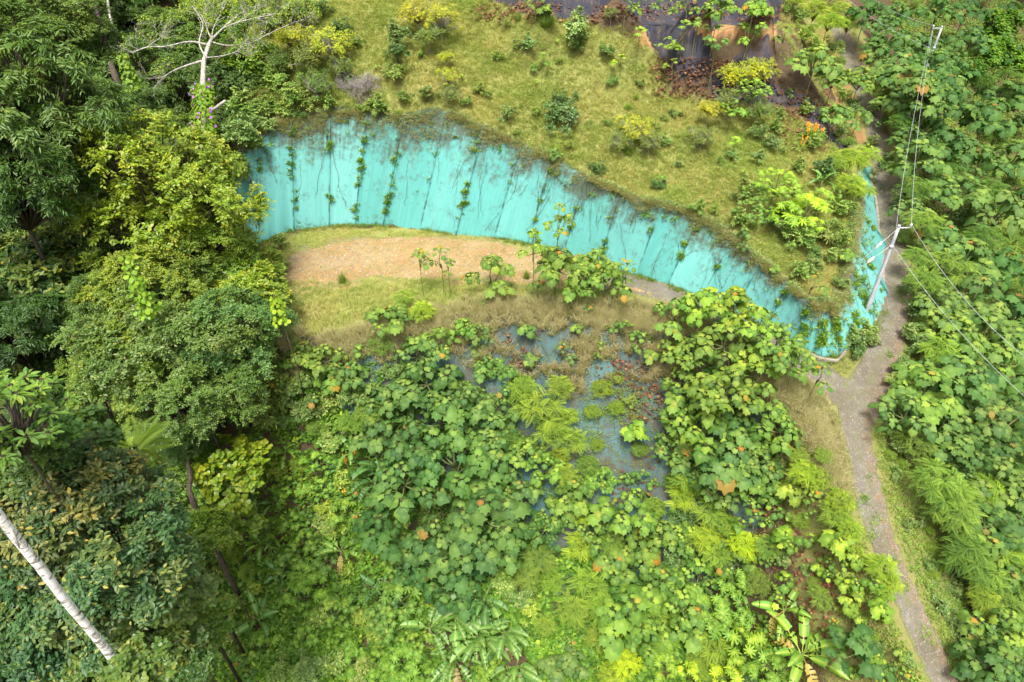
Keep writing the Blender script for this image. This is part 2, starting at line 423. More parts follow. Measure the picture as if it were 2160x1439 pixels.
def densify(pts, step=1.0, closed=False):
    P = [np.asarray(p, float) for p in pts]; out = []
    for a, b in zip(P[:-1], P[1:]):
        n = max(1, int(np.linalg.norm((b - a)[:2]) / step))
        for i in range(n): out.append(a + (b - a) * i / n)
    out.append(P[-1]); return out
def smooth_line(P, k=6):
    """Catmull-Rom through rows of P"""
    P = np.asarray(P, float); Q = np.vstack([2 * P[0] - P[1], P, 2 * P[-1] - P[-2]]); out = []
    for i in range(1, len(Q) - 2):
        for j in range(k):
            t = j / k; a, b, c, d = Q[i - 1], Q[i], Q[i + 1], Q[i + 2]
            out.append(.5 * ((2 * b) + (-a + c) * t + (2 * a - 5 * b + 4 * c - d) * t * t + (-a + 3 * b - 3 * c + d) * t ** 3))
    out.append(P[-1]); return np.array(out)

crest = [W(*p[0]) for p in PAIRS]; toe = [W(*p[1]) for p in PAIRS]
road_w = smooth_line([np.append(W(u, v, z), w * .80) for u, v, z, w in ROAD])
edge_w = [W(*p) for p in EDGE]; foot_w = [W(*p) for p in FOOT]
pts, cons = [], []
def addline(L, con=True):
    i0 = len(pts); pts.extend([np.asarray(p)[:3] for p in L])
    if con: cons.extend([(i, i + 1) for i in range(i0, len(pts) - 1)])
addline(densify(crest)); addline(densify(toe)); addline(densify(edge_w)); addline(densify(foot_w))
# road bed: its two shoulders, level across
rt = np.gradient(road_w[:, :2], axis=0); rt /= np.linalg.norm(rt, axis=1)[:, None]
rn = np.stack([rt[:, 1], -rt[:, 0]], 1)
for sgn in (-1, 1):
    for k in range(0, len(road_w), 3):
        p = road_w[k]; q = p[:2] + rn[k] * sgn * (p[3] + .25)
        pts.append(np.array((q[0], q[1], p[2])))
for p in ADD: pts.append(W(*p))
addline([W(575,540,0),W(572,600,-.1),W(566,660,-.3),W(570,700,-.4)])
for x, y, z in [(-26,48,-5),(-25,40,-6),(-31,56,-5),(-36,44,-9),(-24,34,-8),(-600,-200,-40),(600,-200,-40),(-600,900,60),(600,900,60),(0,900,70),(-80,-20,-26),(80,-20,-20),(0,-30,-26),(-110,60,-12),(120,60,-8),(-60,120,25),(20,120,34),(110,120,18),(-600,300,20),(600,300,20),(0,-200,-40)]:
    pts.append(np.array((x, y, z), float))
pts = np.array(pts)
vco, _, tri, *_x = delaunay_2d_cdt([Vector(p[:2]) for p in pts], cons, [], 0, 1e-4, True)
orig = _x[0]
zs = [pts[o[0]][2] if len(o) else None for o in orig]
v3 = []
for i, c in enumerate(vco):
    z = zs[i]
    if z is None:
        d = ((pts[:, :2] - np.array(c)) ** 2).sum(1); k = np.argsort(d)[:2]; z = pts[k, 2].mean()
    v3.append((c[0], c[1], z))
bvh = BVHTree.FromPolygons([Vector(v) for v in v3], tri)
def axis(a, b, st, far, g=1.25):
    core = list(np.arange(a, b + 1e-6, st)); s_ = st; x = a; lo = []
    while x > -far: s_ *= g; x -= s_; lo.append(x)
    s_ = st; x = b; hi = []
    while x < far: s_ *= g; x += s_; hi.append(x)
    return np.array(lo[::-1] + core + hi)
GX = axis(-45, 55, .28, 560); GY = axis(2, 88, .28, 780); GY = GY[GY > -180]
GXX, GYY = np.meshgrid(GX, GY)
GZ = np.zeros_like(GXX)
dn = Vector((0, 0, -1))
for j in range(GXX.shape[0]):
    for i in range(GXX.shape[1]):
        h = bvh.ray_cast(Vector((GXX[j, i], GYY[j, i], 500)), dn)[0]
        GZ[j, i] = h.z if h else -20
# gentle unevenness away from the sheet, the bench and the road
UU, VV = proj(np.stack([GXX, GYY, GZ], -1))
flat_poly = [(c[0], c[1]) for c, _ in PAIRS] + [(t_[0], t_[1]) for _, t_ in PAIRS[::-1]]
sheet_poly_w = [tuple(p[:2]) for p in crest] + [tuple(p[:2]) for p in toe[::-1]]
bench_poly_w = [tuple(p[:2]) for p in toe[2:19]] + [tuple(W(1700,800,0)[:2])] + [tuple(p[:2]) for p in edge_w[1:13][::-1]]
in_sheet = inpoly(GXX, GYY, sheet_poly_w); in_bench = inpoly(GXX, GYY, bench_poly_w)
rd = np.full(GXX.shape, 99.0)
core = (GXX > -60) & (GXX < 70) & (GYY < 100)
for p in road_w[::2]:
    rd[core] = np.minimum(rd[core], np.hypot(GXX[core] - p[0], GYY[core] - p[1]) - p[3])
amp = np.clip((rd - .2) / 1.5, 0, 1) * np.where(in_sheet, .0, 1) * np.where(in_bench, .25, 1)
GZ += amp * ((vnoise(GXX, GYY, 3.2, 1) - .5) * .7 + (vnoise(GXX, GYY, 1.1, 2) - .5) * .22)
GZ -= np.where(in_sheet, .06, 0)
far_amp = np.clip((np.abs(GXX) - 60) / 60, 0, 1) + np.clip((GYY - 95) / 60, 0, 1)
GZ += np.clip(far_amp, 0, 1) * (vnoise(GXX, GYY, 40, 3) - .5) * 18

def ter(x, y):
    x = np.atleast_1d(np.asarray(x, float)); y = np.atleast_1d(np.asarray(y, float))
    i = np.clip(np.searchsorted(GX, x) - 1, 0, len(GX) - 2); j = np.clip(np.searchsorted(GY, y) - 1, 0, len(GY) - 2)
    fx = (x - GX[i]) / (GX[i + 1] - GX[i]); fy = (y - GY[j]) / (GY[j + 1] - GY[j])
    return (GZ[j, i] * (1 - fx) + GZ[j, i + 1] * fx) * (1 - fy) + (GZ[j + 1, i] * (1 - fx) + GZ[j + 1, i + 1] * fx) * fy

GRASS_PX = [(560,-40),(1020,-40),(1090,30),(1300,60),(1380,100),(1400,190),(1620,235),(1720,260),(1800,330),(1815,440),(1812,560),(1800,610),(1760,645),(1700,642),(1660,600),(1590,545),(1520,490),(1440,450),(1330,420),(1250,385),(1180,345),(1100,312),(1010,275),(960,250),(740,246),(560,280),(480,300),(520,150)]
BENCH_PX = [(575,520),(640,487),(850,480),(1100,508),(1300,565),(1480,635),(1700,745),(1730,760),(1700,800),(1560,735),(1400,655),(1200,642),(1000,645),(820,690),(650,715),(560,705)]
CLAY_PX = [(1340,60),(1480,58),(1640,60),(1640,85),(1480,84),(1350,95)]
CLAY2_PX = [(1700,90),(1740,160),(1790,260),(1800,300),(1830,300),(1805,220),(1770,120),(1740,60)]
lvt = np.zeros(GXX.shape + (3,))
lvt[..., 0] = np.where(inpoly(UU, VV, GRASS_PX) | inpoly(UU, VV, BENCH_PX), 1, 0)
lvt[..., 0] = np.maximum(lvt[..., 0], np.where((rd < 3.2), .75, 0))
lvt[..., 1] = np.where(inpoly(UU, VV, CLAY_PX) | inpoly(UU, VV, CLAY2_PX), 1, 0)
lvt[..., 0] = np.maximum(lvt[..., 0], np.where((UU < -60) | (UU > 2220) | (VV < -60), .8, 0))
ny, nx = GXX.shape
idx = np.arange(nx * ny).reshape(ny, nx)
a, b, c, d = idx[:-1, :-1].ravel(), idx[:-1, 1:].ravel(), idx[1:, 1:].ravel(), idx[1:, :-1].ravel()
T = np.concatenate([np.stack([a, b, c], 1), np.stack([a, c, d], 1)])
g = link("ground", mesh_np("ground", np.stack([GXX, GYY, GZ], -1), T, M['ground'], lvt, True))
tag(g, kind='structure')

def hit(u, v, h=0.0):
    """base point of something h metres tall whose top shows at (u,v)"""
    d = ray(u, v)
    ts = np.arange(8, 160, .1)
    P = d[None] * ts[:, None] + np.array((0, 0, CAM_H))
    dz = P[:, 2] - ter(P[:, 0], P[:, 1]) - h
    k = np.argmax(dz <= 0)
    if dz[k] > 0: k = len(ts) - 1
    p = P[k]; return np.array((p[0], p[1], ter(p[0], p[1])[0]))

# ------------------------------------------------------------------ road, track, clearing
def ribbon(name, line, mat, off, redside=None, seed=0, cols=15):
    tg = np.gradient(line[:, :2], axis=0); tg /= np.linalg.norm(tg, axis=1)[:, None]
    nr = np.stack([tg[:, 1], -tg[:, 0]], 1)
    s_ = np.linspace(-1, 1, cols)
    V = []; L = []
    for k, p in enumerate(line):
        wl = p[3] * (1 + .35 * (vnoise(k * .5, 3, 1.7, seed) - .5)); wr = p[3] * (1 + .35 * (vnoise(k * .5, 9, 1.9, seed + 1) - .5))
        for s in s_:
            q = p[:2] + nr[k] * s * (wr if s > 0 else wl)
            z = ter(q[0], q[1])[0] + off
            rut = -.035 * math.exp(-((abs(s) - .5) / .16) ** 2) + .03 * math.exp(-(s / .2) ** 2)
            if abs(s) == 1: z -= off + .03; rut = 0
            V.append((q[0], q[1], z + rut))
            red = math.exp(-((s - redside) / .28) ** 2) if redside is not None else 0
            L.append((1 - abs(s), red * .9, math.exp(-(s / .2) ** 2)))
    T = []
    for k in range(len(line) - 1):
        for j in range(cols - 1):
            q = k * cols + j; T += [(q, q + 1, q + cols + 1), (q, q + cols + 1, q + cols)]
    o = link(name, mesh_np(name, V, T, mat, L, True)); return tag(o, kind='structure')
fine_road = smooth_line(road_w, 3)
ribbon("gravel_road", fine_road, M['road'], .10, -.55, 3)
TRACK = [(1822,850,-1,1.4),(1775,815,-.7,1.3),(1720,778,-.35,1.15),(1660,740,-.05,1.1),(1590,705,0,1.1),(1510,668,0,1.15),(1430,630,0,1.2),(1340,600,0,1.3),(1250,585,0,1.4)]
ribbon("gravel_track", smooth_line([np.append(W(u, v, z), w) for u, v, z, w in TRACK], 14), M['road'], .075, None, 8)

def drape(name, poly, mat, off, step=.3, wob=.5, lvf=None, seed=0, parent=None, wr=0):
    """patch of the terrain inside a world-space outline, edge feathered by noise"""
    P = np.array([p[:2] for p in poly]); x0, y0 = P.min(0) - 1; x1, y1 = P.max(0) + 1
    xs = np.arange(x0, x1, step); ys = np.arange(y0, y1, step); X, Y = np.meshgrid(xs, ys)
    wx = X + (vnoise(X, Y, 1.3, seed) - .5) * 2 * wob; wy = Y + (vnoise(X, Y, 1.3, seed + 5) - .5) * 2 * wob
    ins = inpoly(wx, wy, poly)
    Z = ter(X.ravel(), Y.ravel()).reshape(X.shape) + off
    ny, nx = X.shape; idx = np.arange(nx * ny).reshape(ny, nx)
    if lvf is not None and wr: Z = Z + wr * (vnoise(X, Y * .22, .45, seed) - .5) + wr * 1.3 * (vnoise(X, Y * .4, 1.3, seed + 2) - .5) + wr * .5
    cell = ins[:-1, :-1] | ins[1:, 1:] | ins[:-1, 1:] | ins[1:, :-1]
    allin = ins.copy()
    Z = np.where(ins, Z, Z - off - .06)
    a, b, c, d = idx[:-1, :-1][cell], idx[:-1, 1:][cell], idx[1:, 1:][cell], idx[1:, :-1][cell]
    T = np.concatenate([np.stack([a, b, c], 1), np.stack([a, c, d], 1)])
    V = np.stack([X, Y, Z], -1).reshape(-1, 3)
    L = np.zeros((len(V), 3)) if lvf is None else lvf(V)
    used = np.unique(T); mp = np.zeros(len(V), int); mp[used] = np.arange(len(used))
    return link(name, mesh_np(name, V[used], mp[T], mat, L[used], True), parent)
clear_poly = [tuple(W(u, v, 0)[:2]) for u, v in [(585,565),(610,535),(680,515),(780,500),(880,495),(1000,503),(1110,520),(1210,548),(1320,588),(1400,618),(1385,632),(1290,612),(1180,615),(1090,605),(1000,590),(930,590),(860,590),(790,580),(720,600),(640,610),(590,600)]]
def dl(V):
    L = np.zeros((len(V), 3)); c = np.array(clear_poly)
    dm = np.full(len(V), 9.0)
    for a_, b_ in zip(c, np.roll(c, -1, 0)):
        ab = b_ - a_; t = np.clip(((V[:, :2] - a_) @ ab) / (ab @ ab), 0, 1); dm = np.minimum(dm, np.linalg.norm(V[:, :2] - a_ - t[:, None] * ab, axis=1))
    L[:, 0] = np.clip(dm / 1.6, 0, 1); L[:, 1] = .6; return L
tag(drape("dirt_clearing", clear_poly, M['dirt'], .06, .25, .9, dl, 3), kind='structure')

# ------------------------------------------------------------------ slope sheets
sheet = link("slope_sheet", None); sheet.location = tuple(toe[10])
tag(sheet, "turquoise fabric sheet pinned in wide strips over the cut slope", "slope sheet")
sheet_mid = []
C_, T_ = smooth_line(crest, 8), smooth_line(toe, 8)
for k in range(len(PAIRS) - 1):
    ncol, nrow = 13, 22
    V = []; L = []; rr = float(rng.random())
    for i in range(ncol):
        f = k * 8 + 8 * i / (ncol - 1) * 1.0
        f = min(f + (.25 if i == ncol - 1 else 0), len(C_) - 1.001)   # overlap on the next strip
        i0 = int(f); fr = f - i0
        c_ = C_[i0] * (1 - fr) + C_[i0 + 1] * fr; t_ = T_[i0] * (1 - fr) + T_[i0 + 1] * fr
        sx = i / (ncol - 1)
        # outward horizontal direction
        out = (t_ - c_); out[2] = 0; out = out / (np.linalg.norm(out) + 1e-6)
        nrm = unit(np.array((out[0] * .8, out[1] * .8, .6)))
        for j in range(nrow):
            h = j / (nrow - 1)
            hh = -.03 + h * (1.10)
            if hh <= 1: p = t_ * (1 - hh) + c_ * hh
            else: p = c_ - out * (hh - 1) * 7 + np.array((0, 0, -.10 + .12 * (hh < 1.05)))
            tot = k + sx
            fold = .05 * math.sin(tot * 19 + 3 * vnoise(tot * 2, h * 3, 1, 4)) * (.4 + .6 * h) + .22 * (vnoise(tot * 3.1, h * 2.2, 1, 5) - .5) + .12 * (vnoise(tot * 11, h * 1.2, 1, 6) - .5)
            if k in (2, 6, 13, 14): fold *= 1.3
            if k >= 19: fold *= 1.9
            fold += .09 * math.exp(-(sx / .05) ** 2) + .13 * math.exp(-((1 - sx) / .04) ** 2)      # raised lap at the seam
            p = p + nrm * (.13 + fold + .02 * (k % 2))
            zt_ = ter(p[0], p[1])[0] + .09
            if p[2] < zt_ and hh > .02: p = np.array((p[0], p[1], zt_))
            V.append(p - toe[10]); L.append((rr, min(1, max(0, hh)), sx))
    T = []
    for i in range(ncol - 1):
        for j in range(nrow - 1):
            q = i * nrow + j; T += [(q, q + 1, q + nrow + 1), (q, q + nrow + 1, q + nrow)]
    link("fabric_strip", mesh_np("fabric_strip", V, T, M['turq'], L, True), sheet)
def seam_pt(s, h):
    f = s * 8; i0 = min(int(f), len(C_) - 2); fr = f - i0
    c_ = C_[i0] * (1 - fr) + C_[i0 + 1] * fr; t_ = T_[i0] * (1 - fr) + T_[i0 + 1] * fr
    out = (t_ - c_); out[2] = 0; out = out / (np.linalg.norm(out) + 1e-6)
    return t_ * (1 - h) + c_ * h + unit(np.array((out[0] * .8, out[1] * .8, .6))) * .2

def patch_px(name, px, mat, off, label, seed=0, hgrad=None, wob=.35):
    poly = [tuple(hit(u, v)[:2]) for u, v in px]
    def f(V):
        L = np.zeros((len(V), 3)); L[:, 0] = np.floor(V[:, 0] / 2.6) * .37 % 1; L[:, 2] = (V[:, 0] / 2.6 + .25 * vnoise(V[:, 1], V[:, 0] * 0, 2.5, 4)) % 1; L[:, 1] = .5 + .4 * vnoise(V[:, 0], V[:, 1], 2.0, 6)
        return L
    o = drape(name, poly, mat, off, .2, wob, f, seed, None, .16)
    return tag(o, label, "slope sheet")
patch_px("slope_net", [(600,720),(740,712),(900,680),(1010,655),(1200,652),(1400,665),(1490,700),(1560,760),(1610,840),(1620,960),(1600,1080),(1560,1180),(1450,1230),(1300,1210),(1150,1150),(1000,1060),(850,960),(700,880),(610,800)],
         M['bluegrey'], .10, "faded blue-grey netting over the steep slope below the clearing", 11)
patch_px("slope_net", [(1385,92),(1480,86),(1610,84),(1625,110),(1650,190),(1690,200),(1760,280),(1790,330),(1745,300),(1690,225),(1600,215),(1500,195),(1430,160)],
         M['black'], .10, "black mesh draped under the small orange ledge at the top", 13)
patch_px("slope_net", [(1080,20),(1200,38),(1340,50),(1480,52),(1635,48),(1660,-10),(1600,-30),(1300,-30),(1060,-20),(1000,-5)],
         M['black'], .10, "upper black mesh slope crossing the top edge of the photo", 17)

# ------------------------------------------------------------------ kerbs
def kerb(name, px, label, w=.11, h=.16):
    P = smooth_line([W(*p) for p in px], 6); A = Acc()
    A_V = []
    tg = np.gradient(P[:, :2], axis=0); tg /= np.linalg.norm(tg, axis=1)[:, None]; nr = np.stack([tg[:, 1], -tg[:, 0]], 1)
    prof = [(-w, -.3), (-w, h - .03), (-w + .03, h), (w - .03, h), (w, h - .03), (w, -.3)]
    for k in range(len(P)):
        z = max(P[k][2], ter(P[k][0], P[k][1])[0]) + .02 + .05 * (vnoise(k * .7, 1, 1, 2) - .5)
        for a_, b_ in prof: A_V.append((P[k][0] + nr[k][0] * a_, P[k][1] + nr[k][1] * a_, z + b_))
    n = len(prof); T = []
    for k in range(len(P) - 1):
        for j in range(n - 1):
            q = k * n + j; T += [(q, q + n, q + n + 1), (q, q + n + 1, q + 1)]
    for e in (0, (len(P) - 1) * n):
        for j in range(1, n - 1): T.append((e, e + j, e + j + 1))
    A.add(A_V, T)
    o = link(name, A.mesh(name, M['concrete'])); tag(o, label, "kerb"); return o
kerb("concrete_kerb", [(1834,385,.8),(1846,425,.5),(1852,480,.3),(1859,530,.2),(1862,590,.1),(1856,640,.05),(1846,675,0),(1840,692,0)], "long pale concrete kerb running between turquoise slope and gravel road")
kerb("concrete_kerb", [(1700,742,-.1),(1728,756,-.3),(1758,761,-.35),(1770,758,-.35),(1783,742,-.3)], "short angled concrete kerb at the turquoise slope's right-hand tip", .08, .12)

# ------------------------------------------------------------------ poles and wires
def solve_pole(ub, vb, zb, ut, vt, H):
    b_ = W(ub, vb, zb); best = None
    for dx in np.linspace(-1.5, 1.5, 31):
        for dy in np.linspace(-1.5, 1.5, 31):
            for h in np.linspace(H * .8, H * 1.3, 26):
                u, v = proj(b_ + np.array((dx, dy, h)))
                e = (u - ut) ** 2 + (v - vt) ** 2 + 4 * (dx * dx + dy * dy)
                if best is None or e < best[0]: best = (e, dx, dy, h)
    return b_, b_ + np.array(best[1:])
def pole(base, top, label, arm_dir, arm_len, r0=.17, r1=.10, group="utility poles"):
    root = link("utility_pole", None); root.location = tuple(base); tag(root, label, "utility pole", group)
    A = Acc(); n = 9
    P = [(top - base) * (i / (n - 1)) for i in range(n)]; P[0] = P[0] - np.array((0, 0, .5))
    A.tube(P, np.linspace(r0, r1, n), 8); link("shaft", A.mesh("shaft", M['pole']), root)
    t = top - base; ad = unit(np.array(arm_dir, float))
    A = Acc(); A.tube([t + np.array((0, 0, -.12)) - ad * .12, t + np.array((0, 0, -.12)) + ad * arm_len], .045, 6)
    arm = link("crossarm", A.mesh("crossarm", M['pole']), root)
    A = Acc(); e = t + ad * arm_len
    for q, rr in ((-.1, .05), (0, .09), (.05, .05), (.1, .08), (.18, .04)): pass
    A.tube([e + np.array((0, 0, z_)) for z_ in (-.12, -.02, 0, .05, .07, .14, .18)], [.03, .03, .08, .05, .075, .05, .02], 8)
    link("insulator", A.mesh("insulator", M['white']), root)
    A = Acc(); A.tube([t + np.array((0, 0, -.02)), t + np.array((0, 0, .10))], [r1 * 1.15, r1 * .8], 8); link("pole_cap", A.mesh("pole_cap", M['pole']), root)
    A = Acc(); f = .80
    A.tube([t * f - np.array((0, 0, .10)), t * f + np.array((0, 0, .10))], (r0 * (1 - f) + r1 * f) * 1.25, 8); link("clamp", A.mesh("clamp", M['pole']), root)
    return e + base + np.array((0, 0, .12)), t * f + base, t + base
pb, ptop = solve_pole(1822, 672, .15, 1896, 478, 7.5)
pb[2] = min(pb[2], ter(pb[0], pb[1])[0])
arm1, clamp1, top1 = pole(pb, ptop, "pale grey utility pole beside the gravel road at the turquoise slope", (1, .05, 0), .78)
top2 = PT(1987, 57, 66.0)
b2 = np.array((top2[0], top2[1], ter(top2[0], top2[1])[0]))
arm2, clamp2, top2b = pole(b2, top2, "farther utility pole rising from the dense trees, only its top showing", (-1, 0, 0), .85, .17, .09)
def wire(a_, b_, sag, label, r=.012, name="overhead_wire", grp="overhead wires"):
    A = Acc(); n = 22
    P = [a_ * (1 - t) + b_ * t - np.array((0, 0, sag * 4 * t * (1 - t))) for t in np.linspace(0, 1, n)]
    o0 = P[0].copy(); A.tube([p - o0 for p in P], r, 5)
    o = link(name, A.mesh(name, M['wire'])); o.location = tuple(o0); tag(o, label, "cable", grp); return P
wire(arm2, arm1, 1.1, "right-hand overhead wire between the two poles, ending on the crossarm")
wire(arm2 + np.array((0, 0, -.1)), clamp1 + (top1 - clamp1) * .9 + np.array((-.12, 0, 0)), 1.2, "left-hand overhead wire between the two poles, ending on the pole top")
wire(arm1, PT(2260, 826, 34), .9, "upper wire running from the crossarm to the lower right trees")
wire(clamp1 + np.array((.12, 0, 0)), PT(2260, 921, 36), .7, "lower wire running from the pole's clamp to the lower right trees")
wire(arm2, PT(1760, -78, 82), 1.0, "right-hand wire leaving the far pole towards the top edge")
wire(clamp2 + np.array((-.4, 0, -.0)), PT(1680, -115, 80), 1.2, "left-hand wire leaving the far pole towards the top edge")
anc = hit(1762, 597)
def guy(a_, b_, label, f0, f1):
    root = link("guy_wire", None); root.location = tuple(b_); tag(root, label, "guy wire", "guy wires")
    A = Acc(); A.tube([np.zeros(3), (a_ - b_)], .016, 5); link("cable", A.mesh("cable", M['wire']), root)
    for off in (-.045, .045):
        A = Acc(); s_ = np.array((0, 0, off * 1.6)); A.tube([(a_ - b_) * f0 + s_, (a_ - b_) * f1 + s_], .045, 8); link("guard_tube", A.mesh("guard_tube", M['white']), root)
guy(top1 - np.array((.1, 0, .3)), anc, "upper guy wire from the road pole with its white guard tube", .66, .78)
guy(clamp1 - np.array((.1, 0, 0)), anc + np.array((.15, -.1, 0)), "lower guy wire from the road pole with its white guard tube", .56, .70)

# ================================================================== vegetation
# ------------------------------------------------------------------ leaf shapes (V, T, along)
def fan(outline, cz=.0, c=(0, .35)):
    V = [(c[0], c[1], cz)] + [(x, y, z) for x, y, z in outline]; n = len(outline)
    return np.array(V), np.array([(0, i + 1, (i + 1) % n + 1) for i in range(n)]), np.array([0.0] + [1.0] * n)
def oval(w=.5):
    V = np.array([(0, 0, 0), (-w * .42, .38, .07), (-w * .3, .75, .05), (0, 1, -.06), (w * .3, .75, .05), (w * .42, .38, .07), (0, .5, -.01)], float)
    return V, np.array([(0, 6, 1), (1, 6, 2), (2, 6, 3), (3, 6, 4), (4, 6, 5), (5, 6, 0)]), np.array([0, 1, 1, 1, 1, 1, 0.])
def diamond(w=.45):
    V = np.array([(0, 0, 0), (-w * .5, .5, .08), (0, 1, -.05), (w * .5, .5, .08)], float)
    return V, np.array([(0, 2, 1), (0, 3, 2)]), np.array([0, .6, 1, .6])
def lobed():
    # heart-shaped leaf with five shallow pointed lobes, sides drooping
    o = [(0.0, .02), (.20, -.12), (.40, -.02), (.44, .20), (.60, .30), (.44, .48), (.42, .74), (.20, .74), (0, 1.02)]
    o = o + [(-x, y) for x, y in o[-2:0:-1]]
    pts_ = []
    for i, (x, y) in enumerate(o):
        r = math.hypot(x, y - .35); tipz = -.20 * r - (.10 if i in (4, 6, 8, 10, 12) else 0)
        pts_.append((x, y, tipz))
    return fan(pts_, .05, (0, .30))
def lobed3():
    o = [(0.0, .05), (.26, -.05), (.42, .15), (.50, .40), (.30, .60), (.14, .82), (0, 1.0)]
    o = o + [(-x, y) for x, y in o[-2:0:-1]]
    return fan([(x, y, -.22 * math.hypot(x, y - .3)) for x, y in o], .04, (0, .30))
def palmate(n=9):
    V = [(0, 0, .04)]; A = [0]; st = 2 * math.pi / n
    for k in range(n):
        th = st * k + math.pi / 2; f = 1.0 if k else .72
        for da, r_, z, a_ in ((-.5, .20, -.0, .9), (-.30, .38, -.06, 1), (-.16, .49, -.12, 1), (0, .53, -.12, .35), (.16, .49, -.12, 1), (.30, .38, -.06, 1)):
            r2 = r_ * (f if r_ > .3 else 1) * (1 + .06 * math.sin(k * 2.3)); V.append((r2 * math.cos(th + da * st), r2 * math.sin(th + da * st), z)); A.append(a_)
    m = len(V) - 1
    return np.array(V), np.array([(0, i + 1, (i + 1) % m + 1) for i in range(m)]), np.array(A, float)
def pinnate(n=10, w=.25, curve=.42, lw=.034):
    V = []; T = []; A = []
    def sp_(t): return np.array((0, t, -curve * t * t + .06 * t))
    for i in range(n):
        t = .12 + .86 * i / (n - 1); p = sp_(t); L = w * (math.sin(math.pi * min(1, t * .9 + .12)) * .75 + .25)
        for s_ in (-1, 1):
            d = np.array((s_ * .88, .46, -.10)); d /= np.linalg.norm(d); e = np.array((-.46 * s_, .88, 0)) * lw
            j = len(V); tip = p + d * L + np.array((0, 0, -.18 * L))
            V += [p, p + d * L * .5 + e, tip, p + d * L * .5 - e]
            T += [(j, j + 2, j + 1), (j, j + 3, j + 2)]; A += [0, .7, 1, .7]
    return np.array(V), np.array(T), np.array(A)
def frond_tpl(): return pinnate(20, .30, .42, .016)
def blade(nseg=2, w=.05, lean=.5):
    V = []; T = []; A = []
    for i in range(nseg):
        t = i / nseg; V += [(-w * (1 - t * .6), lean * t * t, t * (1 - .35 * t * lean)), (w * (1 - t * .6), lean * t * t, t * (1 - .35 * t * lean))]; A += [t, t]
    V.append((0, lean, 1 - .35 * lean)); A.append(1)
    for i in range(nseg - 1):
        q = 2 * i; T += [(q, q + 1, q + 3), (q, q + 3, q + 2)]
    q = 2 * (nseg - 1); T.append((q, q + 1, q + 2))
    return np.array(V), np.array(T), np.array(A)
LOB, LOB3, PAL, PIN, OVAL, DIA, FROND = lobed(), lobed3(), palmate(), pinnate(), oval(.55), diamond(.5), frond_tpl()
NARROW = oval(.30)
ROUND = fan([(math.sin(a_) * .42, .45 - math.cos(a_) * .5, -.06 + .03 * (i % 2)) for i, a_ in enumerate(np.arange(0, 6.28, .785))], .02, (0, .4))

def rvec(k): return unit(rng.normal(size=(k, 3)))
def hvec(th): return np.stack([np.cos(th), np.sin(th), np.zeros_like(th)], -1)

# ------------------------------------------------------------------ crowns (origin = crown centre, nominal radius R)
def whorl_crown(R, ncl, tpl, lsize, nleaf, matk, squash=.75, spread=.55, droop=.55, young=.75, pet=.5, seedling=False, tall=1.0):
    """leaves on stalks round the end of every branch"""
    A = Acc(); B = Acc()
    cs = []
    for i in range(ncl):
        if i == 0: c = np.array((0, 0, R * squash * tall * .9))
        else:
            best = None
            for _ in range(12):
                th = rng.random() * 6.283; ph = rng.random() ** .55 * 1.75
                c = np.array((math.sin(ph) * math.cos(th), math.sin(ph) * math.sin(th), math.cos(ph) * squash * tall)) * R * (.62 + .38 * rng.random())
                if c[2] < -R * .5 * tall: c[2] = -R * .5 * tall * rng.random()
                dm = min(np.linalg.norm(c - q) for q in cs)
                if best is None or dm > best[0]: best = (dm, c)
            c = best[1]
        cs.append(c)
    for c in cs:
        n = int(nleaf * (.75 + .5 * rng.random())); k = np.arange(n)
        ag = 1 - k / max(1, n - 1)                 # 1 = youngest, at the top
        th = k * 2.39996 + rng.random() * 6 + rng.normal(size=n) * .25
        outb = unit(np.array((c[0], c[1], 0.001)))
        h = hvec(th)
        plen = pet * (1.1 - ag * .95) * (.8 + .4 * rng.random(n)) * R ** .3
        base = c[None] + h * plen[:, None] * .9 + np.array((0, 0, 1))[None] * ((ag * .30 - .18 - .25 * (1 - ag) * rng.random(n)) * pet * 1.6)[:, None] + outb[None] * .10
        tilt = droop * rng.uniform(.7, 1.35) * (.35 + .9 * (1 - ag)) + rng.normal(size=n) * .30
        tip = h * np.cos(tilt)[:, None] + np.array((0, 0, -1)) * np.sin(tilt)[:, None] + outb * .15
        nor = np.array((0, 0, 1.0)) + h * .35 + rng.normal(size=(n, 3)) * .22
        sz = lsize * rng.uniform(.8, 1.2) * (1.12 - .55 * ag) * (.62 + .6 * rng.random(n))
        age = np.clip((ag - .74) * 3.6 * young, 0, 1) * (rng.random(n) * .5 + .5) + (rng.random(n) < .03) * .5
        A.inst(tpl, frames(tip, nor), base, sz, rng.random(n), np.clip(age, 0, 1))
        for q in range(n):
            B.tube([c + np.array((0, 0, -.1)), (c + base[q]) / 2 + np.array((0, 0, .06)), base[q]], .012, 3)
        root_ = np.array((0, 0, -R * .85 * tall)); mid = c * .45 + root_ * .55 + np.array((0, 0, .1))
        B.tube([root_ * (1 if rng.random() < .4 else .5), mid + rng.normal(size=3) * .06, c + np.array((0, 0, -.05))], [.05 * R ** .6, .035 * R ** .6, .02], 5)
    return A, B

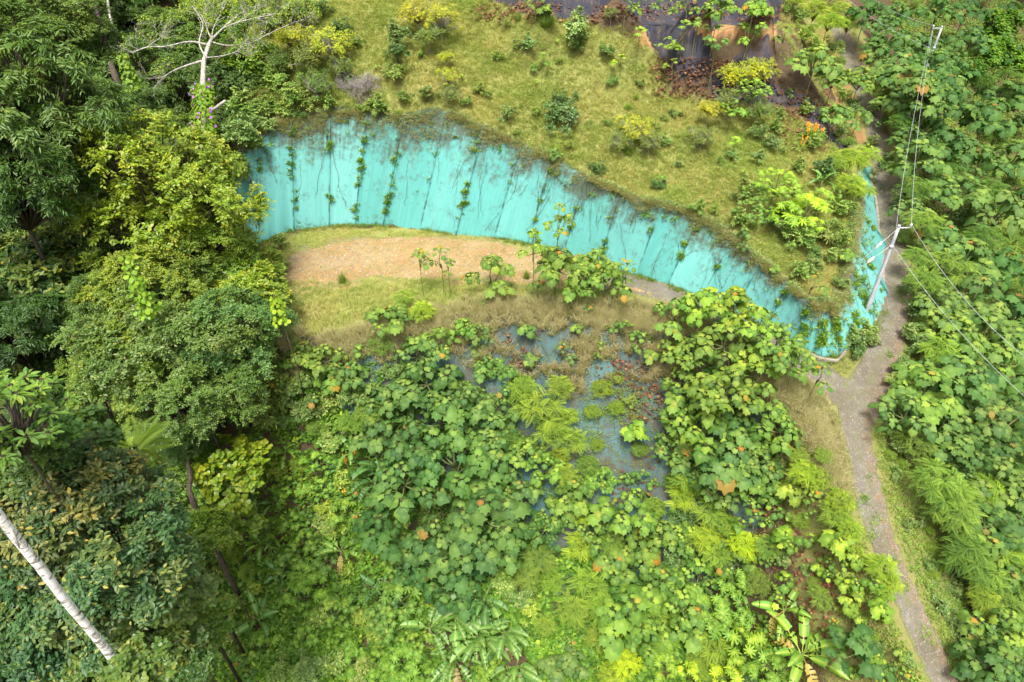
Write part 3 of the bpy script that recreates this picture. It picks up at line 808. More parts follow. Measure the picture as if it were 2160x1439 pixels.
def spray_crown(R, ncl, ntw, nlf, tpl, lsize, squash=.7, clump=.30, droop=.35, age_p=.12, upness=.35, lump=.35, low=-.35, gapseed=0):
    """branches ending in clumps of leafy twigs"""
    A = Acc(); B = Acc(); cs = []
    sd = rng.random() * 50
    for i in range(ncl * 3):
        z = low + (1 - low) * rng.random() ** .85; th = rng.random() * 6.283
        rr = math.sqrt(max(0, 1 - z * z)); d = np.array((rr * math.cos(th), rr * math.sin(th), z))
        rad = 1 + lump * 2 * (vnoise(d[0] * 1 + 5, d[1] * 1 + d[2] * 1.3 + 5, .55, sd) - .5)
        if rng.random() < .22: rad *= .5 + .35 * rng.random()
        c = d * R * rad * np.array((1, 1, squash)) * (1 - clump * .55)
        if len(cs) and min(np.linalg.norm(c - q) for q in cs) < R * clump * .38: continue
        cs.append(c)
        if len(cs) >= ncl: break
    for c in cs:
        out = unit(c / np.array((1, 1, squash)) + np.array((0, 0, R * upness)))
        rc = R * clump * (.7 + .6 * rng.random()); cage = rng.random()
        m = int(ntw * (rc / (R * clump)) ** 1.5) + 2
        d = unit(out[None] * .75 + rvec(m) * .95 + np.array((0, 0, .15)))
        st = c[None] - out[None] * rc * .55 + rvec(m) * rc * .18
        ln = rc * (.7 + .6 * rng.random(m))
        t = (np.arange(nlf) + .5) / nlf * .85 + .15
        P = st[:, None] + d[:, None] * (ln[:, None] * t[None])[..., None] + np.array((0, 0, -1)) * (droop * ln[:, None] * t[None] ** 2 * .6)[..., None]
        up = np.array((0, 0, 1.0)) + out * .4
        side = unit(np.cross(d, up[None])); sg = np.where(np.arange(nlf) % 2, 1, -1)
        tip = d[:, None] * .55 + side[:, None] * (sg * 1.0)[None, :, None] + rng.normal(size=(m, nlf, 3)) * .3 + np.array((0, 0, -droop * .8))
        nor = up[None, None] + rng.normal(size=(m, nlf, 3)) * .38
        k = m * nlf; lsz = lsize * (.7 + .6 * rng.random(k))
        age = np.clip((cage - .45) * 1.2, 0, 1) * np.tile(t ** 2, m) * age_p * 3 + (rng.random(k) < age_p * .25) * .7
        A.inst(tpl, frames(tip.reshape(-1, 3), nor.reshape(-1, 3)), P.reshape(-1, 3), lsz, rng.random(k) * .7 + .3 * rng.random(), np.clip(age, 0, 1))
        root_ = np.array((0, 0, -R * squash * .8)); mid = c * .5 + root_ * .5 + np.array((0, 0, R * .08)) + rng.normal(size=3) * R * .04
        B.tube([root_, mid, c - out * rc * .4, c + out * rc * .3], [.020 * R + .01, .013 * R + .008, .006 * R + .005, .006], 5)
    return A, B

def feather_crown(R, ncl, nfr, lsize, tpl=None, squash=.7, age_p=.8, low=-.2, droop=.5):
    """fern-like compound leaves radiating from each branch tip"""
    A = Acc(); B = Acc(); cs = []
    for i in range(ncl):
        th = i * 2.4 + rng.random(); z = 1 - (1 - low) * (i + .3) / ncl
        rr = math.sqrt(max(0, 1 - z * z)); c = np.array((rr * math.cos(th), rr * math.sin(th), z * squash)) * R * (.55 + .25 * rng.random())
        n = int(nfr * (.8 + .4 * rng.random())); k = np.arange(n); ag = 1 - k / max(1, n - 1)
        a_ = k * 2.4 + rng.random() * 6; h = hvec(a_)
        el = -.55 + .85 * ag + rng.normal(size=n) * .15
        out = unit(np.array((c[0], c[1], .01)))
        tip = h * np.cos(el)[:, None] + np.array((0, 0, 1)) * np.sin(el)[:, None] + out * .35
        nor = np.array((0, 0, 1.0)) - h * np.sin(el)[:, None] + rng.normal(size=(n, 3)) * .12
        A.inst(tpl or PIN, frames(tip, nor), c[None] + h * .05 + rng.normal(size=(n, 3)) * .07, lsize * (.75 + .5 * rng.random(n)), rng.random(n), np.clip(ag * age_p * (.4 + .6 * rng.random()) + rng.random(n) * .15, 0, 1))
        B.tube([np.array((0, 0, -R * squash * .9)), c * .5 + np.array((0, 0, -R * .25)), c], [.04 * R ** .5, .03 * R ** .5, .015], 5)
    return A, B

def trunk_mesh(name, r0, r1, bend, mat, n=9):
    A = Acc(); t = np.linspace(0, 1, n)
    P = np.stack([bend * np.sin(t * 3.1) + .3 * bend * np.sin(t * 9), bend * .6 * np.sin(t * 4 + 1) - bend * .6 * math.sin(1), t], 1)
    P[0][2] = -.06; P[-1][:2] = 0; P[:, :2] *= (1 - t[:, None] ** 4)
    th = np.arange(7) * 2 * math.pi / 7; ring = np.stack([np.cos(th), np.sin(th), th * 0], 1)
    V = (P[:, None] + ring[None] * (r0 + (r1 - r0) * t)[:, None, None]).reshape(-1, 3)
    T = [(i * 7 + j, i * 7 + (j + 1) % 7, i * 7 + (j + 1) % 7 + 7) for i in range(n - 1) for j in range(7)] + [(i * 7 + j, i * 7 + (j + 1) % 7 + 7, i * 7 + j + 7) for i in range(n - 1) for j in range(7)]
    A.add(V, T); return A.mesh(name, mat, True)
TR = {k: [trunk_mesh("trunk", 1.0, .62, b_, M[m]) for b_ in bs] for k, m, bs in
      (('bark', 'bark', (.9, 1.6)), ('pale', 'palebark', (.8, 1.4)), ('stem', 'stem', (.8, 1.8)), ('twig', 'twig', (.7,)))}

KIND = {}
def kind(key, name, cat, variants, leafm, barkm, trunkset, Rn, trunk_r, drop=.85, sq=1.0):
    KIND[key] = dict(name=name, cat=cat, V=[(a.mesh("crown", M[leafm]), b_.mesh("limbs", M[barkm])) for a, b_ in variants], tr=TR[trunkset], R=Rn, r=trunk_r, drop=drop)
wc = whorl_crown
kind('balsa', 'balsa_sapling', 'tree', [wc(1.6, 7, LOB, .78, 15, 'balsa', pet=.62), wc(1.6, 8, LOB, .70, 14, 'balsa', droop=.65, pet=.6), wc(1.6, 6, LOB, .86, 15, 'balsa', droop=.5, pet=.65), wc(1.6, 9, LOB, .64, 14, 'balsa', pet=.55), wc(1.6, 8, LOB3, .72, 15, 'balsa', droop=.75, pet=.6), wc(1.6, 5, LOB, .74, 17, 'balsa', droop=.8, pet=.7, tall=1.3)], 'balsa', 'stem', 'stem', 1.6, .045)
kind('balsa_small', 'balsa_sapling', 'tree', [wc(.75, 1, LOB, .46, 20, 'balsa', pet=.5), wc(.75, 2, LOB3, .42, 14, 'balsa', pet=.45), wc(.75, 3, LOB, .38, 11, 'balsa', pet=.4)], 'balsa', 'stem', 'stem', .75, .03)
kind('balsa_tall', 'balsa_sapling', 'tree', [wc(1.2, 5, LOB, .48, 14, 'balsa', tall=1.9, squash=.9, pet=.42), wc(1.2, 6, LOB, .42, 13, 'balsa', tall=1.7, squash=.9, pet=.4)], 'balsa', 'stem', 'stem', 1.2, .05, drop=1.2)
kind('balsa_star', 'balsa_sapling', 'tree', [wc(1.6, 5, LOB, .85, 14, 'balsa', droop=.35, young=.5)], 'balsa', 'stem', 'stem', 1.6, .05)
kind('cecropia', 'cecropia_tree', 'tree', [wc(1.6, 5, PAL, 1.05, 9, 'cecropia', droop=.2, pet=.75, young=.5), wc(1.6, 7, PAL, .92, 8, 'cecropia', droop=.22, pet=.65, young=.5), wc(1.6, 9, PAL, .80, 8, 'cecropia', droop=.25, pet=.6, young=.5)], 'cecropia', 'stem', 'stem', 1.6, .05)
kind('cecropia_small', 'cecropia_tree', 'tree', [wc(.7, 1, PAL, .72, 9, 'cecropia', droop=.25, pet=.55), wc(.7, 2, PAL, .62, 7, 'cecropia', droop=.3, pet=.45)], 'cecropia', 'stem', 'stem', .7, .035)
kind('feather', 'feathery_tree', 'tree', [feather_crown(1.7, 13, 13, .95), feather_crown(1.7, 18, 11, .85, squash=1.0), feather_crown(1.7, 10, 14, 1.05, squash=.85)], 'pinnate', 'stem', 'stem', 1.7, .05)
kind('fern_shrub', 'ferny_shrub', 'shrub', [feather_crown(1.4, 40, 12, .42, squash=.7, low=-.3), feather_crown(1.4, 52, 11, .36, squash=.8, low=-.4)], 'pinnate', 'stem', 'stem', 1.4, .03)
sc_ = spray_crown
kind('bush', 'leafy_shrub', 'shrub', [sc_(1.1, 30, 6, 8, OVAL, .19, .85, .34, lump=.9, age_p=.4), sc_(1.1, 22, 7, 8, OVAL, .25, 1.1, .36, lump=1.0, age_p=.4), sc_(1.1, 34, 6, 8, NARROW, .26, .8, .32, lump=.9, age_p=.35), sc_(1.1, 14, 8, 8, OVAL, .21, 1.2, .40, lump=1.1, age_p=.5)], 'shrub', 'stem', 'stem', 1.1, .03)
kind('smalltree', 'forest_tree', 'tree', [sc_(1.7, 60, 9, 9, OVAL, .22, .85, .28, lump=.7, age_p=.3), sc_(1.7, 50, 9, 9, ROUND, .22, .95, .30, lump=.8, age_p=.3)], 'tree', 'bark', 'bark', 1.7, .03)
kind('yellow', 'yellow_shrub', 'shrub', [sc_(1.8, 70, 7, 9, DIA, .15, .75, .26, age_p=.5, lump=.6), sc_(1.8, 60, 7, 9, DIA, .14, .85, .28, age_p=.6, lump=.7)], 'yellow', 'palebark', 'twig', 1.8, .05)
kind('drooping', 'forest_tree', 'tree', [sc_(4, 150, 15, 12, NARROW, .30, .9, .20, droop=.6, age_p=.16, lump=.5), sc_(4, 130, 15, 12, NARROW, .34, 1.1, .22, droop=.8, age_p=.1, lump=.6)], 'tree', 'bark', 'bark', 4, .12)
kind('fine', 'forest_tree', 'tree', [sc_(5, 230, 14, 13, DIA, .21, .75, .17, droop=.45, age_p=.18, lump=.55), sc_(5, 200, 15, 13, DIA, .24, .9, .18, droop=.4, age_p=.25, lump=.6)], 'tree', 'bark', 'bark', 5, .13)
kind('glossy', 'forest_tree', 'tree', [sc_(4, 140, 12, 11, OVAL, .34, .85, .20, droop=.3, age_p=.24, lump=.5), sc_(4, 120, 13, 11, OVAL, .30, 1.0, .21, droop=.5, age_p=.2, lump=.6)], 'glossy', 'bark', 'bark', 4, .11)
kind('rosette', 'rosette_tree', 'tree', [wc(2.2, 42, oval(.46), .44, 26, 'tree', droop=.15, pet=.12, squash=.8, young=.5)], 'under', 'bark', 'bark', 2.2, .04)
kind('vinetree', 'vine_covered_tree', 'tree', [sc_(3, 150, 9, 9, ROUND, .26, 1.1, .20, droop=.5, age_p=.3, lump=.5), sc_(3, 130, 9, 9, ROUND, .30, .9, .22, droop=.5, age_p=.2, lump=.6)], 'vine', 'bark', 'bark', 3, .14)

PLANTS = []          # (root, key, tone, u, v, R)
def put(key, u, v, H, R, tone=(1, 1, 1), var=None, rz=None, trs=1.0, label=None, t=None):
    if key in ('fine', 'glossy', 'drooping') and R < 2.3: key = 'smalltree'
    K = KIND[key]
    if t is None:
        base = hit(u, v, H)
        Hc = H
    else:
        c = PT(u, v, t); base = np.array((c[0], c[1], ter(c[0], c[1])[0])); Hc = max(.5, c[2] - base[2])
    s = R / K['R']
    i = int(rng.integers(len(K['V']))) if var is None else var % len(K['V'])
    rz = rng.random() * 6.283 if rz is None else rz
    root = link(K['name'], None); root.location = tuple(base); root.rotation_euler = (0, 0, rz)
    cm, lm = K['V'][i]
    j = 1 + .14 * (rng.random(3) - .5)
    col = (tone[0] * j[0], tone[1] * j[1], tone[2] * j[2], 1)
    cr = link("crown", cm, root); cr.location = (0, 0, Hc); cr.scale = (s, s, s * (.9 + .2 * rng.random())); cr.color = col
    lb = link("limbs", lm, root); lb.location = (0, 0, Hc); lb.scale = cr.scale
    th = max(.15, Hc - K['drop'] * .7 * R * .9)
    tk = link("trunk", K['tr'][int(rng.integers(len(K['tr'])))], root)
    rr = K['r'] * s * trs * (1 + Hc * .03); tk.scale = (rr, rr, th)
    PLANTS.append((root, key, tone, u, v, R, label)); return root
HOLES = []; BPX = []
# ================================================================== single plants with a look of their own
def paddle(L=1.9, w=.27, arch=.9, tears=5, seed=0):
    r = np.random.default_rng(seed); n = 28; V = []; T = []; A = []
    cut = set(r.integers(6, n - 3, tears))
    for i in range(n + 1):
        t = i / n; s_ = t * L; stalk = .16
        z = .62 * L * (math.sin(min(t, 1) * 1.3) * .75 - arch * t * t * .62); y = L * (t * 1.0 - .10 * t * t * arch)
        ww = 0.018 if t < stalk else w * math.sin(math.pi * min(1, ((t - stalk) / (1 - stalk)) ** .75)) ** .55 + .01
        if t >= .999: ww = .012
        j = r.normal() * .015
        for sx in (-1, -.04, .04, 1):
            k = ww * sx if abs(sx) == 1 else min(.018, ww * .5) * (1 if sx > 0 else -1)
            V.append((k, y + abs(sx) * j + (.035 if abs(sx) == 1 else 0), z + (abs(k) * .45 if abs(sx) == 1 else 0) + (r.normal() * .012 if abs(sx) == 1 else 0) - (abs(k) * .5 if i in cut else 0)))
            A.append(.0 if abs(sx) < 1 else 1)
    for i in range(n):
        for j in (0, 1, 2):
            if i in cut and j != 1 and r.random() < .75: continue
            q = 4 * i + j; T += [(q, q + 1, q + 5), (q, q + 5, q + 4)]
    V = np.array(V); return V, np.array(T), np.array(A)
def pad_mesh(seed, **k):
    V, T, A = paddle(seed=seed, **k); return mesh_np("leaf", V, T, M['banana'], np.stack([np.full(len(V), (seed * .37) % .9), np.zeros(len(V)), A], 1), True)
M['banana_rib'] = simple_mat('leaf_stalk', [(.3, (.22, .32, .08)), (.7, (.30, .38, .12))], 4, .5, .3)
PAD = [pad_mesh(i + 1, L=2.1, w=.19 + .025 * (i % 3), arch=.7 + .18 * i, tears=2 + 2 * i) for i in range(5)]
PADOLD = mesh_np("leaf", *(lambda q: (q[0], q[1]))(paddle(seed=9, arch=1.9, tears=9, w=.2)), M['banana'], np.tile((.97, .2, 1), (len(paddle(seed=9, arch=1.9, tears=9, w=.2)[0]), 1)), True)
RIB = []
A = Acc(); A.tube([(0, L_ * .95 * 1.9 - .12 * .8 * L_ * L_ * 1.9, .75 * 1.9 * (math.sin(L_ * 1.3) * .75 - .8 * .8 * L_ * L_) - .01) for L_ in np.linspace(0, .8, 9)], np.linspace(.035, .008, 9), 4); RIBM = A.mesh("midrib", M['banana_rib'])
A = Acc(); A.tube([(0, 0, -.3), (0, 0, .4), (.02, 0, .9)], [.13, .10, .05], 8); PSTEM = A.mesh("stem", M['stem'], True)
def banana(u, v, label, n, s, tone, H=.8, old=1, group="banana plants", name="banana_plant", cat="banana plant", bend=None, seed=0, el0=.1):
    r = np.random.default_rng(seed + 100); base = hit(u, v, H * s)
    root = link(name, None); root.location = tuple(base); tag(root, label, cat, group); HOLES.append((base[0], base[1], .65 * s)); BPX.append((u, v))
    st = link("stem", PSTEM, root); st.scale = (s, s, H * s)
    for i in range(n):
        f = i / max(1, n - 1); old_ = i < old
        o = link("leaf", PADOLD if old_ else PAD[int(r.integers(5))], root)
        o.location = (0, 0, H * s * (.8 if old_ else .75 + .1 * f))
        el = -.45 if old_ else el0 - .35 + .75 * f ** 1.5 + r.normal() * .1
        azm = i * 2.4 + r.normal() * .25 + seed
        if bend is not None and r.random() < .75: azm = bend + r.normal() * .7
        o.rotation_euler = (el, r.normal() * .18, azm)
        k = s * r.uniform(.8, 1.1); o.scale = (k, k, k); j = r.uniform(.85, 1.2)
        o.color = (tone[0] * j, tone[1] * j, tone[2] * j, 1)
        if old_: tag(o, "ragged yellow-brown leaf")
BN = (1, 1, 1)
banana(1695, 1375, "big bright banana plant with long yellow-green leaves near the bottom right", 13, 1.35, (1.7, 1.55, .9), 1.4, 2, seed=1)
banana(1655, 1285, "smaller bright banana plant just above the big one at bottom right", 8, 1.05, (1.6, 1.5, .9), 1.2, 1, seed=2)
banana(718, 1160, "banana plant with a browned drooping leaf left of the balsa thicket", 9, 1.15, (1.3, 1.25, .9), 1.6, 2, seed=3)
for i, (u, v, n, s, lb) in enumerate([(905,1320,15,1.15,"dense clump of long arching leaves, leftmost part of the big bottom thicket"),(960,1300,14,1.1,"long-leaved clump in the upper middle of the big bottom thicket"),(1010,1340,14,1.15,"long-leaved clump at the centre of the big bottom thicket"),(1065,1330,10,1.0,"long-leaved clump with pale torn leaves at the thicket's upper right"),(1090,1400,9,1.0,"long-leaved clump at the lower right end of the big bottom thicket"),(1020,1260,8,1.0,"dark long-leaved clump reaching up behind the big bottom thicket"),(960,1390,9,1.0,"long-leaved clump with yellowed tips at the bottom edge")]):
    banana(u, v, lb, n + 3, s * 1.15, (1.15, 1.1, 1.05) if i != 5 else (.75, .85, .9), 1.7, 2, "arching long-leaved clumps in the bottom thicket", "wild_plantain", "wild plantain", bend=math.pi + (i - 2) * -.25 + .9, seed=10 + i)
for i, (u, v, n, s, tone, lb) in enumerate([(600,955,9,.62,(1.3,1.3,.8),"low bright paddle-leaved plant below the grey-green forest tree"),(552,1145,12,.6,(1.4,1.35,.8),"bushy bright paddle-leaved plant in the sunny undergrowth"),(580,1135,8,.6,(1.1,1.15,.9),"paddle-leaved plant touching the bushy bright one on its right"),
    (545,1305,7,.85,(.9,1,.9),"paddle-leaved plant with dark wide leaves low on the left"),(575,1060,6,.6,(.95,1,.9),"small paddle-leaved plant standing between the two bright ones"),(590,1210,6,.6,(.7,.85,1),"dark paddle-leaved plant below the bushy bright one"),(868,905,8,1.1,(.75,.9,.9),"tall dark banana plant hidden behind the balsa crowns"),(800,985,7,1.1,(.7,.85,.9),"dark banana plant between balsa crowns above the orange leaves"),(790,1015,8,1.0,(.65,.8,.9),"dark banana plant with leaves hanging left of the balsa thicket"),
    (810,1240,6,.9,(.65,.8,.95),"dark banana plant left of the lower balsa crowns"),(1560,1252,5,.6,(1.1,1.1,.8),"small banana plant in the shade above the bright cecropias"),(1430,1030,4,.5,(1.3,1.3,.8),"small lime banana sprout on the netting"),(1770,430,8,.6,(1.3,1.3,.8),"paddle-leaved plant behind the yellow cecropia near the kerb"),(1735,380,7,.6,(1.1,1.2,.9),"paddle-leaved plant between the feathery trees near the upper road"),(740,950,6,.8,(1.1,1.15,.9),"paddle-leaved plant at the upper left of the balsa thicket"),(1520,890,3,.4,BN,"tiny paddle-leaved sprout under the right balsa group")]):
    banana(u, v, lb, n, s * 1.2, tone, 1.3, 1 if s > .8 else 0, "scattered paddle-leaved plants", seed=30 + i, el0=.25)

# ------------------------------------------------------------------ where the plants stand
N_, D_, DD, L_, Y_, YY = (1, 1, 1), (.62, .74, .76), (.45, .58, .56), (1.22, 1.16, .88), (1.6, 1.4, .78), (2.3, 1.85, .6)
# forest trees on the left: kind, u, v, depth, crown radius, tone
for key, u, v, t, R, tone, vr in [
    ('drooping', 55, 235, 40, 4.3, N_, 1), ('drooping', 20, 400, 40, 3.6, D_, 0), ('drooping', 90, 330, 44, 3.2, N_, 0),
    ('fine', 330, 425, 47, 5.6, (2.0, 1.7, .6), 1), ('fine', 210, 460, 50, 3.8, (1.7, 1.5, .6), 0), ('fine', 415, 510, 47, 3.3, (1.6, 1.45, .6), 0), ('fine', 250, 370, 49, 3.2, (2.1, 1.8, .6), 1), ('fine', 370, 405, 47, 3.0, (2.0, 1.7, .6), 0), ('glossy', 485, 545, 48, 2.0, (1.2, 1.3, .7), 0),
    ('fine', 350, 700, 43, 5.0, (1.2, 1.15, 1.1), 0), ('fine', 460, 720, 44, 3.5, (1.0, 1.1, 1.3), 1), ('fine', 420, 850, 42, 3.4, (1.1, 1.15, 1.1), 0), ('fine', 310, 620, 44, 3.0, (1.9, 1.6, .8), 1), ('fine', 270, 790, 41, 2.6, (1.5, 1.35, .9), 1),
    ('fine', 525, 610, 46, 2.0, (2.1, 1.6, .7), 0), ('glossy', 560, 640, 46, 1.6, (1.1, 1.1, .7), 1),
    ('glossy', 90, 620, 46, 4.6, (.9, 1.0, .7), 0), ('glossy', 170, 570, 48, 3.6, (1.0, 1.1, .7), 1), ('glossy', 30, 560, 50, 4.0, (.8, .9, .7), 1), ('glossy', 70, 760, 47, 3.4, (.8, .9, .7), 0), ('drooping', 190, 650, 44, 2.4, N_, 0),
    ('glossy', 150, 1060, 27, 2.7, N_, 0), ('glossy', 240, 1180, 27, 3.0, (1, 1, 1.1), 1), ('glossy', 130, 1260, 29, 2.8, D_, 0), ('glossy', 330, 1240, 30, 1.6, N_, 1), ('glossy', 60, 1390, 30, 3.0, D_, 1), ('glossy', 230, 1380, 29, 2.2, N_, 0), ('glossy', 40, 1180, 33, 2.4, DD, 0), ('glossy', 350, 1330, 31, 1.2, D_, 1),
    ('fine', 250, 960, 44, 2.6, (1.0, 1.1, .8), 0), ('fine', 330, 900, 46, 2.6, D_, 1), ('fine', 420, 1000, 45, 1.9, (1.2, 1.3, .7), 0), ('fine', 505, 985, 45, 1.9, (1.8, 1.6, .6), 1), ('glossy', 90, 930, 46, 2.4, D_, 0),
    ('drooping', 50, 90, 58, 5.0, (1.0, 1.1, 1), 0), ('drooping', 150, 150, 60, 4.6, (1.1, 1.15, 1), 1), ('drooping', 110, 30, 66, 5.0, N_, 0), ('drooping', 220, 260, 57, 4.6, (1.0, 1.1, 1), 0), ('drooping', 330, 230, 60, 4.0, (.9, 1, 1), 1),
    ('fine', 400, 320, 56, 3.2, (1.5, 1.35, 1), 0), ('drooping', 250, 350, 54, 3.8, (.95, 1, 1), 1), ('fine', 470, 350, 54, 2.4, (1.7, 1.5, .9), 1), ('drooping', 370, 130, 64, 4.5, (1.1, 1.15, 1.1), 0), ('drooping', 170, 40, 70, 4.6, (.9, 1, .9), 1), ('drooping', 260, 60, 72, 4.5, D_, 0),
    ('fine', 470, 30, 66, 3.0, (2.4, 2.0, .6), 1), ('fine', 510, 190, 60, 3.2, (.85, .95, .95), 0), ('fine', 540, 110, 66, 3.4, (1.1, 1.2, .8), 1), ('fine', 550, 190, 60, 2.2, (1.4, 1.4, .7), 0), ('fine', 360, 30, 72, 4.0, (1.2, 1.3, 1.1), 0), ('fine', 440, 120, 66, 3.0, (1.1, 1.2, 1.1), 1),
    ('glossy', 60, 1010, 40, 2.6, DD, 0), ('fine', 150, 960, 42, 2.6, DD, 1), ('drooping', 20, 700, 42, 3.0, DD, 1), ('drooping', 130, 850, 45, 2.6, DD, 0), ('fine', 60, 1080, 38, 2.4, DD, 1), ('fine', 330, 1400, 36, 1.6, D_, 0), ('fine', 400, 1130, 46, 1.8, D_, 1), ('fine', 120, 40, 55, 3.4, (1.5, 1.5, 1.3), 0), ('fine', 480, 1080, 46, 1.6, (1.4, 1.4, .7), 1),
    ('glossy', 120, 985, 27, 1.7, D_, 1), ('glossy', 60, 1010, 26, 1.2, (.7,.8,.7), 0), ('fine', 440, 1130, 41, 1.5, (1.3, 1.4, .7), 0), ('fine', 395, 1170, 39, 1.1, (1.0, 1.1, .8), 1), ('glossy', 285, 1440, 19, .8, N_, 1), ('glossy', 375, 1420, 30, 1.5, D_, 0), ('fine', 420, 1330, 36, 1.3, (1.3, 1.4, .7), 1),
    ('drooping', 130, 330, 52, 3.0, D_, 1), ('drooping', 170, 400, 52, 2.6, DD, 0),
    ]:
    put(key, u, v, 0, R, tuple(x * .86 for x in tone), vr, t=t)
put('rosette', 5, 885, 0, 1.8, (1.1, 1.0, 1.2), 0, t=22)
